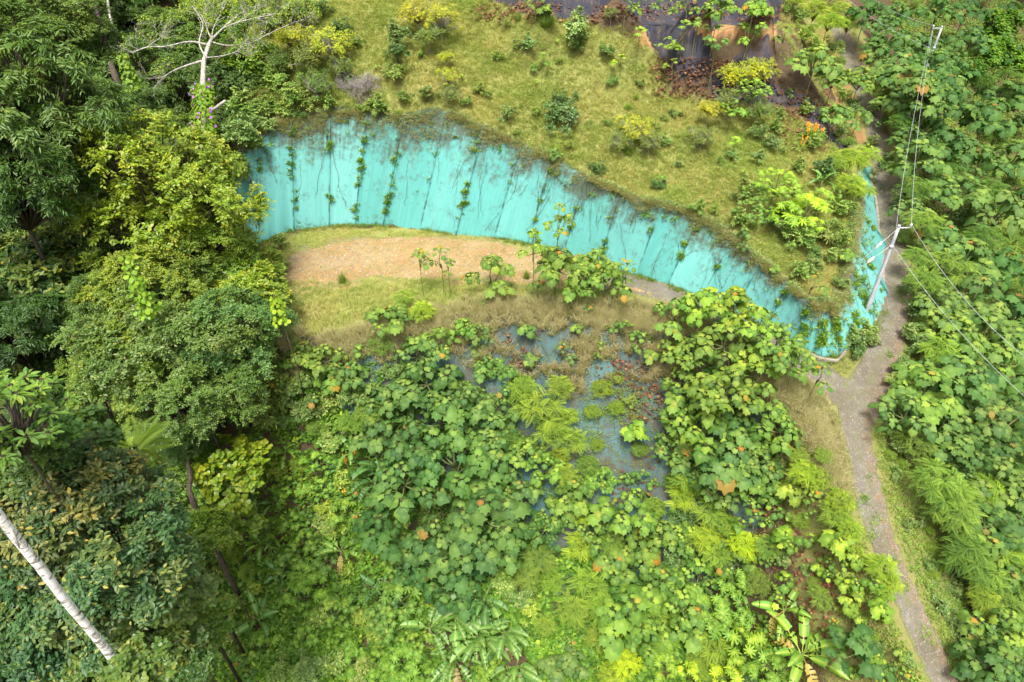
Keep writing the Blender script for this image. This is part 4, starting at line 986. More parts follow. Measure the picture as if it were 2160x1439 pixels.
# balsa saplings: u, v of the crown, height of the crown centre, radius, tone
B_ = [(885,548,3.2,.85,Y_,'balsa_small'),(930,545,3.2,.9,L_,'balsa_small'),(945,560,2.8,.6,L_,'balsa_small'),(1035,578,1.9,1.15,L_,'balsa'),(1178,470,5.6,.8,Y_,'balsa_tall'),(1125,520,4.4,.75,Y_,'balsa_tall'),(1180,560,3.2,1.2,L_,'balsa'),(1255,555,2.8,1.1,L_,'balsa'),(1290,590,2.4,1.1,L_,'balsa'),(1230,600,2.2,.9,L_,'balsa'),(1135,612,1.6,.75,L_,'balsa_small'),(1322,572,2.5,.8,Y_,'balsa_small'),
 (1022,640,1,.55,L_,'balsa_small'),(1200,640,1.2,.7,L_,'balsa_small'),(1240,660,1,.6,L_,'balsa_small'),(820,670,1.9,1.1,L_,'balsa'),(1112,705,1.2,.75,N_,'balsa_small'),(1185,742,1.2,.75,L_,'balsa_small'),(1118,765,1,.65,N_,'balsa_small'),(1315,695,1.5,.8,L_,'balsa_small'),(1000,675,.6,.3,Y_,'balsa_small'),
 (690,755,2.2,1.1,L_,'balsa'),(640,742,2.2,.9,L_,'balsa'),(735,790,2,.9,N_,'balsa'),(930,715,1.8,1.0,L_,'balsa'),(880,745,2,1.3,N_,'balsa'),(900,800,2.6,1.7,N_,'balsa'),(985,850,2.4,1.4,N_,'balsa'),(850,830,2.2,1.3,N_,'balsa'),(930,880,2.4,1.5,N_,'balsa'),(1040,900,2,1.2,N_,'balsa'),(790,905,2,1.2,N_,'balsa'),(870,930,2.2,1.4,D_,'balsa'),
 (960,970,2.6,1.6,N_,'balsa'),(1050,985,2.4,1.4,N_,'balsa'),(850,1010,2.6,1.6,N_,'balsa'),(930,1060,2.8,1.6,N_,'balsa'),(1020,1080,2.6,1.6,N_,'balsa'),(800,1110,2,1.2,D_,'balsa'),(890,1150,2.4,1.4,N_,'balsa'),(980,1150,2.6,1.5,N_,'balsa'),(1060,1140,2.2,1.2,N_,'balsa'),(870,1200,1.6,1,D_,'balsa'),(960,1230,2,1.3,D_,'balsa'),(760,1100,1.6,.8,N_,'balsa_small'),
 (1150,985,2,1.1,L_,'balsa'),(1215,1035,2,1.2,L_,'balsa'),(1175,1080,1.8,1.0,L_,'balsa'),(1150,1110,1.8,.9,D_,'balsa'),(1320,1075,2,1.3,L_,'balsa'),(1345,1150,2,1.3,L_,'balsa'),(1300,1190,1.8,1.1,L_,'balsa'),(1400,1225,2,1.3,L_,'balsa'),(1330,1290,2,1.4,L_,'balsa'),(1370,1340,2,1.2,L_,'balsa'),(1195,1405,1.8,1.0,N_,'balsa_star'),(1340,920,1.6,1.0,Y_,'balsa_small'),(1400,900,1.4,.8,L_,'balsa_small'),
 (1490,640,3,1.3,Y_,'balsa'),(1550,640,3,1.2,Y_,'balsa'),(1425,665,2.4,1.2,L_,'balsa'),(1590,680,3,1.3,Y_,'balsa'),(1530,720,2.8,1.5,L_,'balsa'),(1460,740,2.2,1.2,L_,'balsa'),(1640,720,3,1.2,L_,'balsa'),(1680,760,3,1.1,L_,'balsa'),(1728,790,2.8,.85,L_,'balsa_small'),(1600,760,2.8,1.2,Y_,'balsa'),
 (1460,830,2,1.2,L_,'balsa'),(1540,820,2.4,1.4,L_,'balsa'),(1610,840,2,1.2,L_,'balsa'),(1490,900,2.2,1.4,L_,'balsa'),(1560,900,2.2,1.3,N_,'balsa'),(1650,905,2,1.2,L_,'balsa'),(1470,970,2,1.2,N_,'balsa'),(1545,975,2.2,1.4,N_,'balsa'),(1610,970,2,1.1,N_,'balsa'),(1520,1030,2,1.1,N_,'balsa'),(1600,1040,1.6,1,L_,'balsa'),(1665,1050,1.3,.9,Y_,'balsa_small'),(1710,1060,1.2,.8,Y_,'balsa_small'),
 (1650,1140,1.2,.8,Y_,'balsa_small'),(1700,1150,1.2,.9,Y_,'balsa_small'),(1765,1160,1.3,1.0,Y_,'balsa_small'),(1725,1205,.7,.45,Y_,'balsa_small'),(1640,1090,1,.7,L_,'balsa_small'),(1840,1240,1,.75,Y_,'balsa_small'),(1780,1240,.9,.55,Y_,'balsa_small'),(1790,1285,1,.6,Y_,'balsa_small'),(1855,1295,1,.7,Y_,'balsa_small'),(1655,1235,1.3,.9,Y_,'balsa_small'),(1760,1320,.8,.45,Y_,'balsa_small'),(1590,1100,1.4,.9,L_,'balsa_small'),
 (1812,1370,1.9,1.15,D_,'balsa_star'),(1850,1415,.8,.4,Y_,'balsa_small'),(1620,1190,1,.6,L_,'balsa_small'),(1475,1205,1.6,1.1,L_,'balsa'),(1470,1310,1.8,1.3,L_,'balsa'),(1440,1270,1.6,1,L_,'balsa'),(1560,790,2.5,1,L_,'balsa_small'),
 (1955,815,2.8,1.4,L_,'balsa'),(1915,870,2.4,1.1,N_,'balsa'),(2010,790,3,1.4,N_,'balsa'),(1985,900,2.6,1.3,N_,'balsa'),(2060,850,3,1.6,N_,'balsa'),(2130,880,3,1.6,D_,'balsa'),(1915,900,1.4,.8,N_,'balsa_small'),(2040,930,2.4,1.2,D_,'balsa'),(2120,960,2.6,1.4,D_,'balsa'),
 (2080,700,3.6,1.7,N_,'balsa'),(2140,660,4,1.8,D_,'balsa'),(2010,700,3,1.3,L_,'balsa'),(2060,620,3.6,1.5,N_,'balsa'),(1990,640,3,1.2,N_,'balsa'),(2120,760,3.4,1.6,N_,'balsa'),(2040,540,3.6,1.5,N_,'balsa'),(2120,560,4,1.6,D_,'balsa'),(1990,500,3,1.2,N_,'balsa'),
 (2100,1010,2.6,1.3,N_,'balsa'),(2150,1080,2.6,1.3,D_,'balsa'),(2030,1135,1.8,1.0,L_,'balsa_small'),(2075,1160,2,1.0,L_,'balsa'),(2050,1320,1.6,.9,L_,'balsa_small'),(2110,1320,2,1.1,L_,'balsa'),(2145,1370,2,1.1,L_,'balsa'),(2120,1230,2,1.0,N_,'balsa'),
 (1900,150,4,1.7,N_,'balsa'),(1960,180,4,1.6,D_,'balsa'),(1870,90,4.5,1.6,D_,'balsa'),(1940,100,4.5,1.6,D_,'balsa'),(2010,210,4,1.8,D_,'balsa'),(2020,140,4.5,1.6,D_,'balsa'),(2080,250,4.5,1.8,D_,'balsa'),(2130,200,5,1.8,D_,'balsa'),(1935,330,3.5,1.5,N_,'balsa'),(2000,300,4,1.7,D_,'balsa'),(2070,340,4,1.7,D_,'balsa'),(2140,330,4.5,1.8,D_,'balsa'),(1920,220,3.5,1.5,D_,'balsa'),(2030,400,3.8,1.6,N_,'balsa'),(2110,440,4,1.8,N_,'balsa'),(1980,400,3.2,1.4,N_,'balsa'),(1960,270,3.4,1.5,D_,'balsa'),(1890,30,4.5,1.6,D_,'balsa'),(1830,20,4.5,1.5,DD,'balsa'),(1980,20,5,1.7,D_,'balsa'),(2050,80,5,1.7,D_,'balsa'),(2120,100,5,1.8,DD,'balsa'),(2040,20,5,1.7,DD,'balsa'),(2130,30,5,1.8,DD,'balsa'),
 (1720,130,3.4,1.6,(1.3,1.2,1.1),'balsa'),(1760,160,3,1.2,L_,'balsa'),(1815,165,3,1.3,L_,'balsa'),(1860,190,2.6,1,L_,'balsa'),(1765,240,2.2,1,(1.2,1.2,1.1),'balsa'),(1810,250,2,.9,N_,'balsa'),(1510,95,3.5,.8,N_,'balsa_tall'),(1515,20,3.8,1.1,L_,'balsa'),(1580,70,3,1.0,Y_,'balsa_tall'),(1600,20,3,.9,Y_,'balsa'),(1655,75,2.5,.8,L_,'balsa_small'),(1450,10,2.5,.8,Y_,'balsa_small'),(1150,30,1.2,.7,L_,'balsa_small'),(1130,-5,2,.8,L_,'balsa_small'),(1350,10,2,.7,L_,'balsa_small'),(1400,15,2.2,.8,Y_,'balsa_small'),(1320,15,2.2,.8,Y_,'balsa_small'),(1600,170,1.2,.4,N_,'balsa_small'),(1665,195,1,.4,N_,'balsa_small'),
 (1172,335,.7,.55,N_,'balsa_small'),(1568,500,1.2,.75,N_,'balsa_small'),(1715,595,1.2,.75,L_,'balsa_small'),(1785,545,1.0,.6,L_,'balsa_small'),(1635,573,.5,.4,L_,'balsa_small'),(1720,490,1,.5,Y_,'balsa_small')]
for u, v, H, R, tone, key in B_:
    if u > 1890 and key == 'balsa': R *= 1.15; H *= 1.1
    elif 1000 < u < 1345 and v < 640: R *= 1.12; H *= 1.1
    elif 770 < u < 1650 and v > 780 and key == 'balsa':
        q_ = rng.random()
        if q_ < .4: R *= 1.18; H += 1.5 * q_ / .4 + .5
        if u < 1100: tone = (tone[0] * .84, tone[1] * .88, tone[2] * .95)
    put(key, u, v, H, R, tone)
for u, v, H, R, tone in [(1962,118,5,1.5,D_),(1985,160,5,1.6,N_),(1945,150,4.6,1.4,D_),(2000,110,5.5,1.5,D_),(1970,210,4,1.4,N_),(1900,90,4.5,1.5,D_),(1855,120,3.5,1.3,N_),(1850,50,4,1.5,D_),(1890,210,3,1.3,N_),(1920,290,3,1.3,D_),(1905,350,2.4,1.1,N_),(1925,440,2.4,1.1,N_)]: put('balsa', u, v, H, R, tone)
for u, v, t, R, tone in [(1975,132,63,1.5,D_),(1950,175,62,1.5,N_),(1990,185,62,1.5,D_),(1962,215,62,1.5,N_)]: put('balsa', u, v, 0, R, tone, t=t)
for u, v, t, R, tone in [(85,905,25,.9,(.8,1,.8)),(105,965,26,1.1,D_),(70,950,24.5,.8,D_)]: put('glossy', u, v, 0, R, tone, t=t)
C2 = [(1640,385,2.2,1.3,Y_),(1700,445,2.2,1.4,YY),(1730,420,2,1,Y_),(1655,450,1.8,1,Y_),(1590,410,1.6,.8,N_),(1580,445,1.4,.9,N_),(1410,95,2.6,.8,Y_),(1445,60,2.4,.7,L_),(1350,75,2.4,.7,Y_),(1145,128,1.2,.6,L_),(1590,185,3.2,1.0,L_),(1545,225,2.2,.8,L_),(1550,305,1.2,.6,Y_),(1420,140,1.6,.6,Y_),(1310,130,1.2,.6,YY),(1470,60,2.4,.7,L_),(1570,365,.6,.3,Y_),
 (845,1260,2.2,1.3,N_),(815,1300,2,1.1,N_),(640,1140,1.8,.9,L_),(640,1250,2,1.2,L_),(700,1290,2,1.1,L_),(600,1190,1.6,.9,N_),(820,1415,1.8,1.1,L_),(905,1425,1.6,.9,L_),(1580,1370,2.2,1.3,Y_),(1620,1400,2,1,L_),(1515,1290,2,1.1,L_),(1560,1325,2,1,L_),(1460,1425,1.4,.8,YY),(1545,1430,1.6,.9,YY),(570,1110,1.4,.8,L_),(690,1180,1.6,.8,N_),(740,1390,1.4,.8,L_),(640,1340,1.4,.8,L_),(1390,1400,1.4,.8,Y_)]
for u, v, H, R, tone in C2: put('cecropia' if R > .75 else 'cecropia_small', u, v, H, R, tone)
F_ = [(1140,865,2.4,1.4,L_),(1100,820,2.2,1.1,L_),(1180,820,2,1.0,L_),(1165,910,2.2,1.3,L_),(1210,930,1.8,1,L_),(890,660,1.6,.9,Y_),(850,630,1.2,.7,L_),(780,870,1.8,1.1,N_),(740,890,1.6,1,N_),(1135,1180,1.8,1.1,N_),(1110,1220,1.6,.9,N_),(1225,1085,1.2,.7,Y_),(1225,1150,1.6,1,Y_),(1245,1240,2,1.2,L_),(1210,1290,2,1.1,L_),(1275,1290,2,1.1,L_),(1150,1320,1.4,.7,L_),(1320,1400,1.4,1,YY),(1290,1430,1.4,.8,Y_),
 (1795,335,1.8,1.3,Y_),(1830,325,1.6,1,Y_),(1760,340,1.6,.9,L_),(1795,390,1.6,1.1,Y_),(1820,400,1.4,.9,Y_),(1450,1010,2,1.0,L_),(1440,1050,1.6,.9,Y_),(1490,1140,1.8,1.1,Y_),(1570,1150,1.8,1,YY),(1520,1170,1.8,1,L_),(1625,1160,1.4,.8,N_),(1860,1195,1.2,.8,Y_),(1880,1230,1,.6,Y_),(1730,1265,1.1,.7,N_),(1750,45,3,1.5,Y_),(1720,20,3,1.3,Y_),(1790,50,3,1.2,L_),
 (2000,560,3,1.5,N_),(1950,590,2.6,1.2,N_),(2070,500,3.6,1.5,D_),(1950,470,2.8,1.3,N_),(1930,400,3,1.3,D_),(2000,350,3.4,1.5,D_),(1900,260,3,1.2,D_),(2090,400,4,1.6,D_),(2140,510,4,1.6,N_),(2100,290,4,1.5,D_),(2080,1030,2.4,1.1,L_),(2030,1040,2,.9,L_),(2120,1160,2.4,1.2,L_),(2150,1230,2.4,1.2,D_),(2080,1220,2,1,N_),(2130,1290,2,1.1,N_),(2080,1270,1.6,.9,L_),(2070,760,2.8,1.3,N_),(1980,740,2.4,1.1,L_),(2140,1000,2.8,1.3,D_),(1930,540,2.2,1,N_),(2130,160,4.5,1.6,D_),(2070,170,4.5,1.5,DD),(1860,1250,.8,.5,L_),(1700,1000,1.6,1,Y_),(1760,1090,1.2,.8,L_)]
for u, v, H, R, tone in F_: put('feather', u, v, H, R, tone)
FS = [(1735,1010,1.0,1.0,Y_),(1770,1060,1,.9,Y_),(1790,1120,.9,.8,Y_),(1740,960,.8,.7,L_),(1690,965,1.0,.8,L_),(1270,820,.8,.9,(1.3,1.1,.7)),(1300,860,.7,.7,(1.2,1.1,.7)),(1250,870,.7,.7,L_),(1180,960,.8,.7,Y_),(1260,940,.6,.6,(1.2,1.1,.7)),(1800,1170,.7,.6,Y_)]
for u, v, H, R, tone in FS: put('fern_shrub', u, v, H, R, tone)
YB = [(880,25,2,1.5,YY),(930,40,2,1.5,YY),(905,75,1.6,1.2,N_),(700,95,2,1.7,YY),(650,120,2,1.5,N_),(610,80,2,1.4,YY),(670,180,1.6,1.3,(.7,.9,.8)),(590,130,1.8,1.3,(.7,.9,.8)),(720,140,1.4,1.0,N_),(940,120,1.4,.7,YY),(945,160,1.6,.8,YY),(950,200,1.2,.8,N_),(1340,275,1.4,1.3,YY),(1370,300,1.2,1.0,N_),(1310,300,1.1,.9,N_),(1555,160,2.4,1.5,YY),(1600,150,2.2,1.3,YY),(1540,210,1.8,1.2,N_),(1495,230,1.8,1.0,YY),(1480,290,1.2,1.1,N_),(1600,230,1.8,1.2,(.7,.9,.8)),(1290,30,1.4,.6,N_),(1845,365,1,.5,N_)]
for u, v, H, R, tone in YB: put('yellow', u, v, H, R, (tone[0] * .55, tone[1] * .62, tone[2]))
BU = [(838,75,1.8,.9,N_),(838,110,1.5,.9,D_),(835,150,1,.9,L_),(1212,65,2.0,1.2,(1.3,1.3,1.5)),(1215,95,1,.7,N_),(1113,95,.9,.65,(1.1,1.2,1.4)),(1280,110,1,.65,(1,1.1,1.2)),(1165,245,1,1.0,D_),(1200,250,1,1.0,(.8,.9,1.2)),(1185,215,1.3,.8,D_),(1070,240,.9,.7,N_),(1600,275,.9,.7,N_),(1628,300,.9,.6,(1,1.1,1.4)),(1600,330,.8,.55,(1.1,1.2,1.4)),(850,205,.9,.6,N_),(900,200,.9,.8,N_),(800,225,.7,.9,L_),(770,230,.6,.6,L_),
 (1700,500,1,1.0,L_),(1740,480,1,1.1,L_),(1660,490,.9,.8,L_),(1770,500,1,.9,L_),(1640,460,1,.8,N_),(1690,570,.9,.7,L_),(1715,560,.8,.7,N_),(1780,440,1,.8,L_),(1760,540,.8,.7,L_),(1470,440,.7,.6,L_),(1560,460,.9,.7,L_),(1575,400,1.2,.8,L_),(1775,600,.6,.5,N_),(1800,710,.6,.7,N_),(1830,700,.6,.6,L_),(1840,725,.5,.5,N_),(1810,740,.6,.6,D_),
 (520,230,1.5,1.5,L_),(480,240,1.6,1.5,D_),(560,220,1.2,1.3,L_),(620,200,1.2,1.2,L_),(540,260,1,1.1,N_),(600,235,.9,1,L_),(500,290,1.6,1.4,N_),(450,270,1.5,1.4,D_),(650,215,.9,.9,L_),(690,215,.8,.8,L_),(580,170,1.2,1.2,(1.2,1.3,.8)),(460,180,2,1.8,D_),(530,300,1,1.0,L_),(640,25,1.4,1.2,D_),(600,20,1.4,1.2,L_),(680,20,1,.8,D_),(560,40,1.5,1.2,L_),
 (590,510,.9,.7,L_),(600,560,.6,.4,L_),(570,545,1.5,1.0,(1.6,1.4,.7)),(560,590,1.6,1.2,(1.5,1.4,.7)),(555,680,2,1,L_),(560,740,1.8,1.1,Y_),(545,790,2,1.2,Y_),(600,820,1.6,1.1,L_),(560,860,1.8,1.3,L_),(640,860,1.4,1.1,N_),(700,850,1.2,.9,L_),(740,840,1.2,.9,N_),
 (1010,740,.6,.6,N_),(1020,790,.7,.7,D_),(1680,400,.6,.5,L_),(1230,690,.4,.3,N_),(1560,880,.8,.7,D_),(1440,1090,.8,.9,D_),(1430,1180,.9,1.0,D_),(1380,1110,.7,.7,N_),(1720,300,.8,.8,L_),(1740,360,.9,.9,D_),(1690,350,.7,.6,L_),(1840,300,.8,.7,N_),(1700,230,.6,.6,L_),(1640,265,.7,.6,L_),(1420,240,.35,.4,N_),(1050,120,.4,.5,L_),(1350,180,.4,.4,N_),(1010,190,.4,.5,L_),(720,60,.8,.8,D_),(985,215,.5,.5,L_),(1030,200,.4,.4,L_)]
for u, v, H, R, tone in BU: put('bush', u, v, H, R, tone)
for u, v, H, R, tone in [(2110,60,5,2.2,(.8,.9,.8)),(2140,130,5,2.2,(1,1,.8)),(2100,110,5,1.8,(.9,1,.8)),(2050,150,4.5,1.4,D_)]: put('vinetree', u, v, H, R, tone)

for u, v, H, R, tone, key in [(1215,700,.8,.5,L_,'balsa_small'),(1265,735,.9,.6,L_,'balsa_small'),(1355,720,1.2,.7,L_,'balsa_small'),(1400,740,1.6,.9,L_,'balsa'),(1010,700,1.4,.8,N_,'balsa'),(975,690,1.3,.8,L_,'balsa'),(1030,770,1.4,.8,N_,'balsa'),(1075,800,1.6,1.0,N_,'balsa'),(1060,860,1.8,1.1,N_,'balsa'),(1110,950,1.8,1.1,L_,'balsa'),(1030,930,2,1.2,N_,'balsa'),(1100,1040,2,1.2,N_,'balsa'),(1070,920,1.6,1,D_,'feather'),(1190,1000,1.6,1.0,L_,'feather'),(1270,1010,1.5,.9,L_,'balsa'),(1240,980,1.2,.9,N_,'fern_shrub'),(1350,1010,1.2,.8,L_,'balsa_small'),(1390,960,1.4,.9,L_,'balsa_small'),
   (1440,880,1.8,1.1,L_,'balsa'),(1430,950,1.8,1.1,N_,'balsa'),(1440,800,1.6,1,L_,'balsa'),(1420,1130,1.8,1.1,L_,'balsa'),(1380,1070,1.2,.9,L_,'fern_shrub'),(1260,1120,1.8,1.1,L_,'balsa'),(1290,1150,1.6,1,N_,'feather'),(1350,950,1,.7,N_,'fern_shrub'),(1420,1020,1,.8,D_,'fern_shrub'),(1300,800,.6,.5,(1.2,1.1,.7),'bush'),(1330,850,.5,.5,(1.2,1.1,.7),'bush'),(1200,880,1.2,.8,Y_,'fern_shrub'),
   (1500,1080,1.6,1.0,L_,'feather'),(1540,1110,1.2,.9,L_,'fern_shrub'),(1560,1180,1.4,1,L_,'balsa'),(1600,1230,1.2,.9,N_,'fern_shrub'),(1560,1230,1.2,.9,L_,'cecropia'),(1650,1180,.7,.6,N_,'bush'),(1690,1100,.7,.6,L_,'fern_shrub'),
   (610,780,1.6,1.0,L_,'balsa'),(650,820,1.6,1.0,N_,'balsa'),(700,800,1.5,.9,L_,'balsa'),(760,750,1.5,.8,L_,'balsa_small'),(780,830,1.6,1,N_,'balsa'),(620,720,.8,.5,(1.2,1.2,.8),'bush'),
   (1690,30,1.2,1.0,L_,'bush'),(1700,70,1.2,1.0,Y_,'bush'),(1720,95,1.2,.9,L_,'fern_shrub'),(1760,100,1.4,1.0,L_,'bush'),(1770,20,1.6,1.2,Y_,'feather'),(1680,0,1.6,1.1,Y_,'feather'),(1740,-10,1.6,1.1,L_,'feather'),(1770,130,1.2,.9,N_,'fern_shrub'),(1735,150,.8,.6,N_,'bush'),(1780,200,.8,.7,L_,'bush'),(1800,220,.9,.7,D_,'bush'),(1770,280,.8,.7,L_,'bush'),(1790,300,.8,.7,N_,'fern_shrub'),(1660,20,.7,.6,L_,'bush'),(1650,240,.5,.5,L_,'bush'),
   (1845,230,1.0,.8,D_,'bush'),(1850,160,1.2,1.0,D_,'bush'),(1870,260,1.2,.9,D_,'bush'),(1880,340,1.0,.8,D_,'bush'),(1900,420,1.0,.8,N_,'bush'),(1910,500,.9,.8,N_,'fern_shrub'),(1925,600,.9,.7,N_,'bush'),(1920,700,.8,.7,N_,'bush'),(1910,780,.8,.8,N_,'bush'),(1880,800,.6,.5,L_,'bush'),(1935,650,1.2,.9,D_,'bush'),(1945,730,1.2,.9,N_,'bush'),(1890,860,1,.8,N_,'bush'),(1895,940,.8,.6,N_,'bush')]: put(key, u, v, H, R, tone)
# fill: plants between those above, per region of the slope
occ = [(p[3], p[4], p[5] * 25) for p in PLANTS] + [(u, v, 36) for u, v in BPX]
def fill(poly, spacing, mix, n, seed):
    r = np.random.default_rng(seed); xs = [p[0] for p in poly]; ys = [p[1] for p in poly]; done = 0
    for _ in range(n * 30):
        u, v = r.uniform(min(xs), max(xs)), r.uniform(min(ys), max(ys))
        if not inpoly(u, v, poly): continue
        if any((u - a) ** 2 + (v - b) ** 2 < (spacing * .5 + c * .62) ** 2 for a, b, c in occ): continue
        key, H, R, tone = mix[int(r.integers(len(mix)))]
        R = R * r.uniform(.8, 1.2); put(key, u, v, H * r.uniform(.8, 1.2), R, tone); occ.append((u, v, R * 25)); done += 1
        if done >= n: break
fill([(400,960),(560,800),(700,880),(850,1000),(1000,1130),(1130,1230),(1120,1439),(260,1439),(410,1250)], 34,
     [('bush',1,.9,L_),('bush',.8,.8,Y_),('bush',1,.9,N_),('cecropia',1.5,.8,L_),('fern_shrub',.8,.8,L_),('balsa_small',1.1,.7,N_),('bush',.6,.7,(1.6,1.5,.6)),('cecropia',1.4,.9,L_)], 60, 1)
fill([(1900,180),(1920,-20),(2170,-20),(2170,1439),(2100,1439),(2060,1250),(1990,1060),(1950,960),(1900,900),(1960,700),(1935,500)], 40,
     [('balsa',2.6,1.4,D_),('feather',2.4,1.2,D_),('feather',2.4,1.2,N_),('bush',1.6,1.2,D_),('fern_shrub',1.4,1.2,N_)], 50, 2)
fill([(1230,1160),(1480,1240),(1620,1300),(1640,1439),(1120,1439),(1120,1250)], 34, [('fern_shrub',1,.9,L_),('bush',.8,.8,D_),('feather',1.4,.9,L_),('balsa_small',1,.7,L_)], 14, 3)
fill([(610,740),(880,700),(1000,760),(1060,900),(1100,1050),(900,1080),(700,960),(600,850)], 30, [('balsa',1.8,1.0,N_),('bush',.8,.8,N_),('fern_shrub',1,.9,N_)], 12, 5)
fill([(1420,750),(1600,780),(1680,880),(1660,1000),(1560,1200),(1400,1180),(1440,950)], 30, [('balsa',1.6,.9,L_),('bush',.6,.6,D_),('balsa_small',1,.7,L_)], 10, 6)
fill([(-20,480),(200,480),(420,560),(560,700),(560,900),(400,960),(-20,1000)], 120, [('fine',11,2.4,D_),('glossy',10,2.4,D_)], 10, 7)
fill([(-20,-30),(560,-30),(520,200),(460,330),(-20,420)], 110, [('drooping',8,3.4,D_),('fine',8,3,D_)], 12, 8)
fill([(620,20),(1000,10),(1300,90),(1380,200),(1640,260),(1780,360),(1790,480),(1740,620),(1600,520),(1440,430),(1250,370),(1100,300),(960,240),(560,260)], 20,
     [('bush',.35,.42,N_),('bush',.3,.35,L_),('bush',.45,.45,(1.2,1.25,1.2)),('yellow',.5,.5,(.7,.8,.8)),('balsa_small',.5,.32,L_),('cecropia_small',.5,.3,Y_),('bush',.5,.5,D_),('fern_shrub',.3,.4,L_)], 42, 9)
fill([(1640,950),(1740,960),(1800,1120),(1850,1260),(1960,1439),(1780,1439),(1700,1250),(1600,1180)], 22,
     [('bush',.35,.4,N_),('balsa_small',.8,.5,Y_),('fern_shrub',.4,.45,L_),('bush',.3,.4,Y_),('balsa_small',.6,.4,L_)], 26, 10)
fill([(1870,960),(1920,940),(1990,1090),(2060,1240),(2150,1400),(2060,1400),(1960,1260),(1900,1100)], 30, [('bush',.3,.35,L_),('fern_shrub',.3,.4,L_),('bush',.35,.45,N_)], 22, 11)
print('PLANTS', len(PLANTS))

# ================================================================== ground cover (nobody could count it)
def scatter(poly_px, dens, seed, zoff=0.0, excl=(), bbox=None, densf=None):
    r = np.random.default_rng(seed)
    cx = np.array([hit(u, v)[:2] for u, v in poly_px]); x0, y0 = cx.min(0) - 1.5; x1, y1 = cx.max(0) + 1.5
    n = int((x1 - x0) * (y1 - y0) * dens); X = r.uniform(x0, x1, n); Y = r.uniform(y0, y1, n); Z = ter(X, Y)
    U, V = proj(np.stack([X, Y, Z], -1))
    U = U + (vnoise(X, Y, 1.2, seed) - .5) * 26; V = V + (vnoise(X, Y, 1.2, seed + 3) - .5) * 26
    m = inpoly(U, V, poly_px)
    for e in excl: m &= ~e(X, Y, U, V)
    if densf is not None: m &= r.random(n) < densf(X, Y)
    return np.stack([X[m], Y[m], Z[m] + zoff], -1), r
def cover(name, P, r, tpl, mat, per, rad, size, el=(.2, 1.2), hgt=.25, label=None, lean=None, agep=.1, parent=None, sizef=None):
    """tufts: per leaves round every point"""
    k = len(P) * per; P0 = np.repeat(P, per, 0)
    th = r.random(k) * 6.283; h = hvec(th)
    rr = rad * np.sqrt(r.random(k)); e = r.uniform(*el, k)
    tip = h * np.cos(e)[:, None] + np.array((0, 0, 1)) * np.sin(e)[:, None]
    if lean is not None: tip = tip + np.asarray(lean)
    base = P0 + h * rr[:, None] + np.array((0, 0, 1)) * (hgt * r.random(k) * (1 - (rr / (rad + 1e-6)) ** 2 * .7))[:, None]
    nor = np.array((0, 0, 1.0)) + r.normal(size=(k, 3)) * .4 - h * np.sin(e)[:, None] * .8
    rn = np.clip(np.repeat(r.random(len(P)), per) * .6 + r.random(k) * .4, 0, 1)
    sz = size * r.uniform(.6, 1.3, k)
    if sizef is not None: sz = sz * np.repeat(sizef, per)
    A = Acc(); A.inst(tpl, frames(tip, nor), base, sz, rn, (r.random(k) < agep) * r.random(k))
    me = A.mesh(name, M[mat]); o = link(name, me, parent); tag(o, label, None, None, 'stuff'); return o
GB = blade(2, .045, .55)       # template: y = lean, z = up -> swap so that y is the blade axis
def yaxis(tpl):
    V, T, A = tpl; V = V.copy(); V[:, [1, 2]] = V[:, [2, 1]]; return V, T, A
GB = yaxis(GB); GB1 = yaxis(blade(1, .06, .3)); GB3 = yaxis(blade(3, .018, .75))
on_road = lambda X, Y, U, V: np.array([False]) if False else (np.min(np.stack([np.hypot(X - p[0], Y - p[1]) - p[3] * (.92 + .25 * vnoise(X, Y, .8, 7)) for p in fine_road[::3]]), 0) < 0)
trk = smooth_line([np.append(W(u, v, z), w) for u, v, z, w in TRACK], 5)
on_track = lambda X, Y, U, V: np.min(np.stack([np.hypot(X - p[0], Y - p[1]) - p[3] * .75 for p in trk]), 0) < 0
in_clear = lambda X, Y, U, V: inpoly(X + (vnoise(X, Y, 1.5, 4) - .5) * 2.2, Y + (vnoise(X, Y, 1.5, 5) - .5) * 2.2, clear_poly) & (np.random.default_rng(1).random(len(X)) < .93)
on_sheet = lambda X, Y, U, V: inpoly(X, Y, sheet_poly_w)
UP_GRASS = [(560,-30),(1010,-30),(1090,28),(1300,55),(1370,95),(1420,195),(1520,215),(1640,235),(1700,262),(1770,320),(1815,380),(1818,440),(1814,560),(1803,612),(1765,652),(1700,650),(1655,612),(1585,558),(1515,500),(1440,460),(1330,432),(1245,397),(1175,357),(1095,324),(1005,287),(960,262),(740,258),(620,270),(560,292),(480,320),(470,200)]
P, r = scatter(UP_GRASS, 70, 11, -.02)
cover("slope_grass", P, r, GB, 'grass', 12, .14, .24, (.0, .85), .08, "low yellow-green grass covering the slope above the turquoise sheet", lean=(.1, -.35, 0), agep=.25)
P, r = scatter(UP_GRASS, 9, 12, -.02, densf=lambda X, Y: (vnoise(X, Y, 2.2, 8) > .52) * .9 + .10)
cover("slope_weeds", P, r, OVAL, 'verge', 13, .24, .13, (-.1, .9), .34, "low leafy weeds among the slope grass", agep=.2)
P, r = scatter(UP_GRASS, 1.6, 13, -.02, densf=lambda X, Y: (vnoise(X, Y, 3, 18) > .5) * 1.0)
cover("slope_tall_grass", P, r, GB3, 'grass', 16, .18, .48, (.9, 1.4), .03, "seeding grass heads on the upper slope", lean=(.1, -.3, 0), agep=.2)
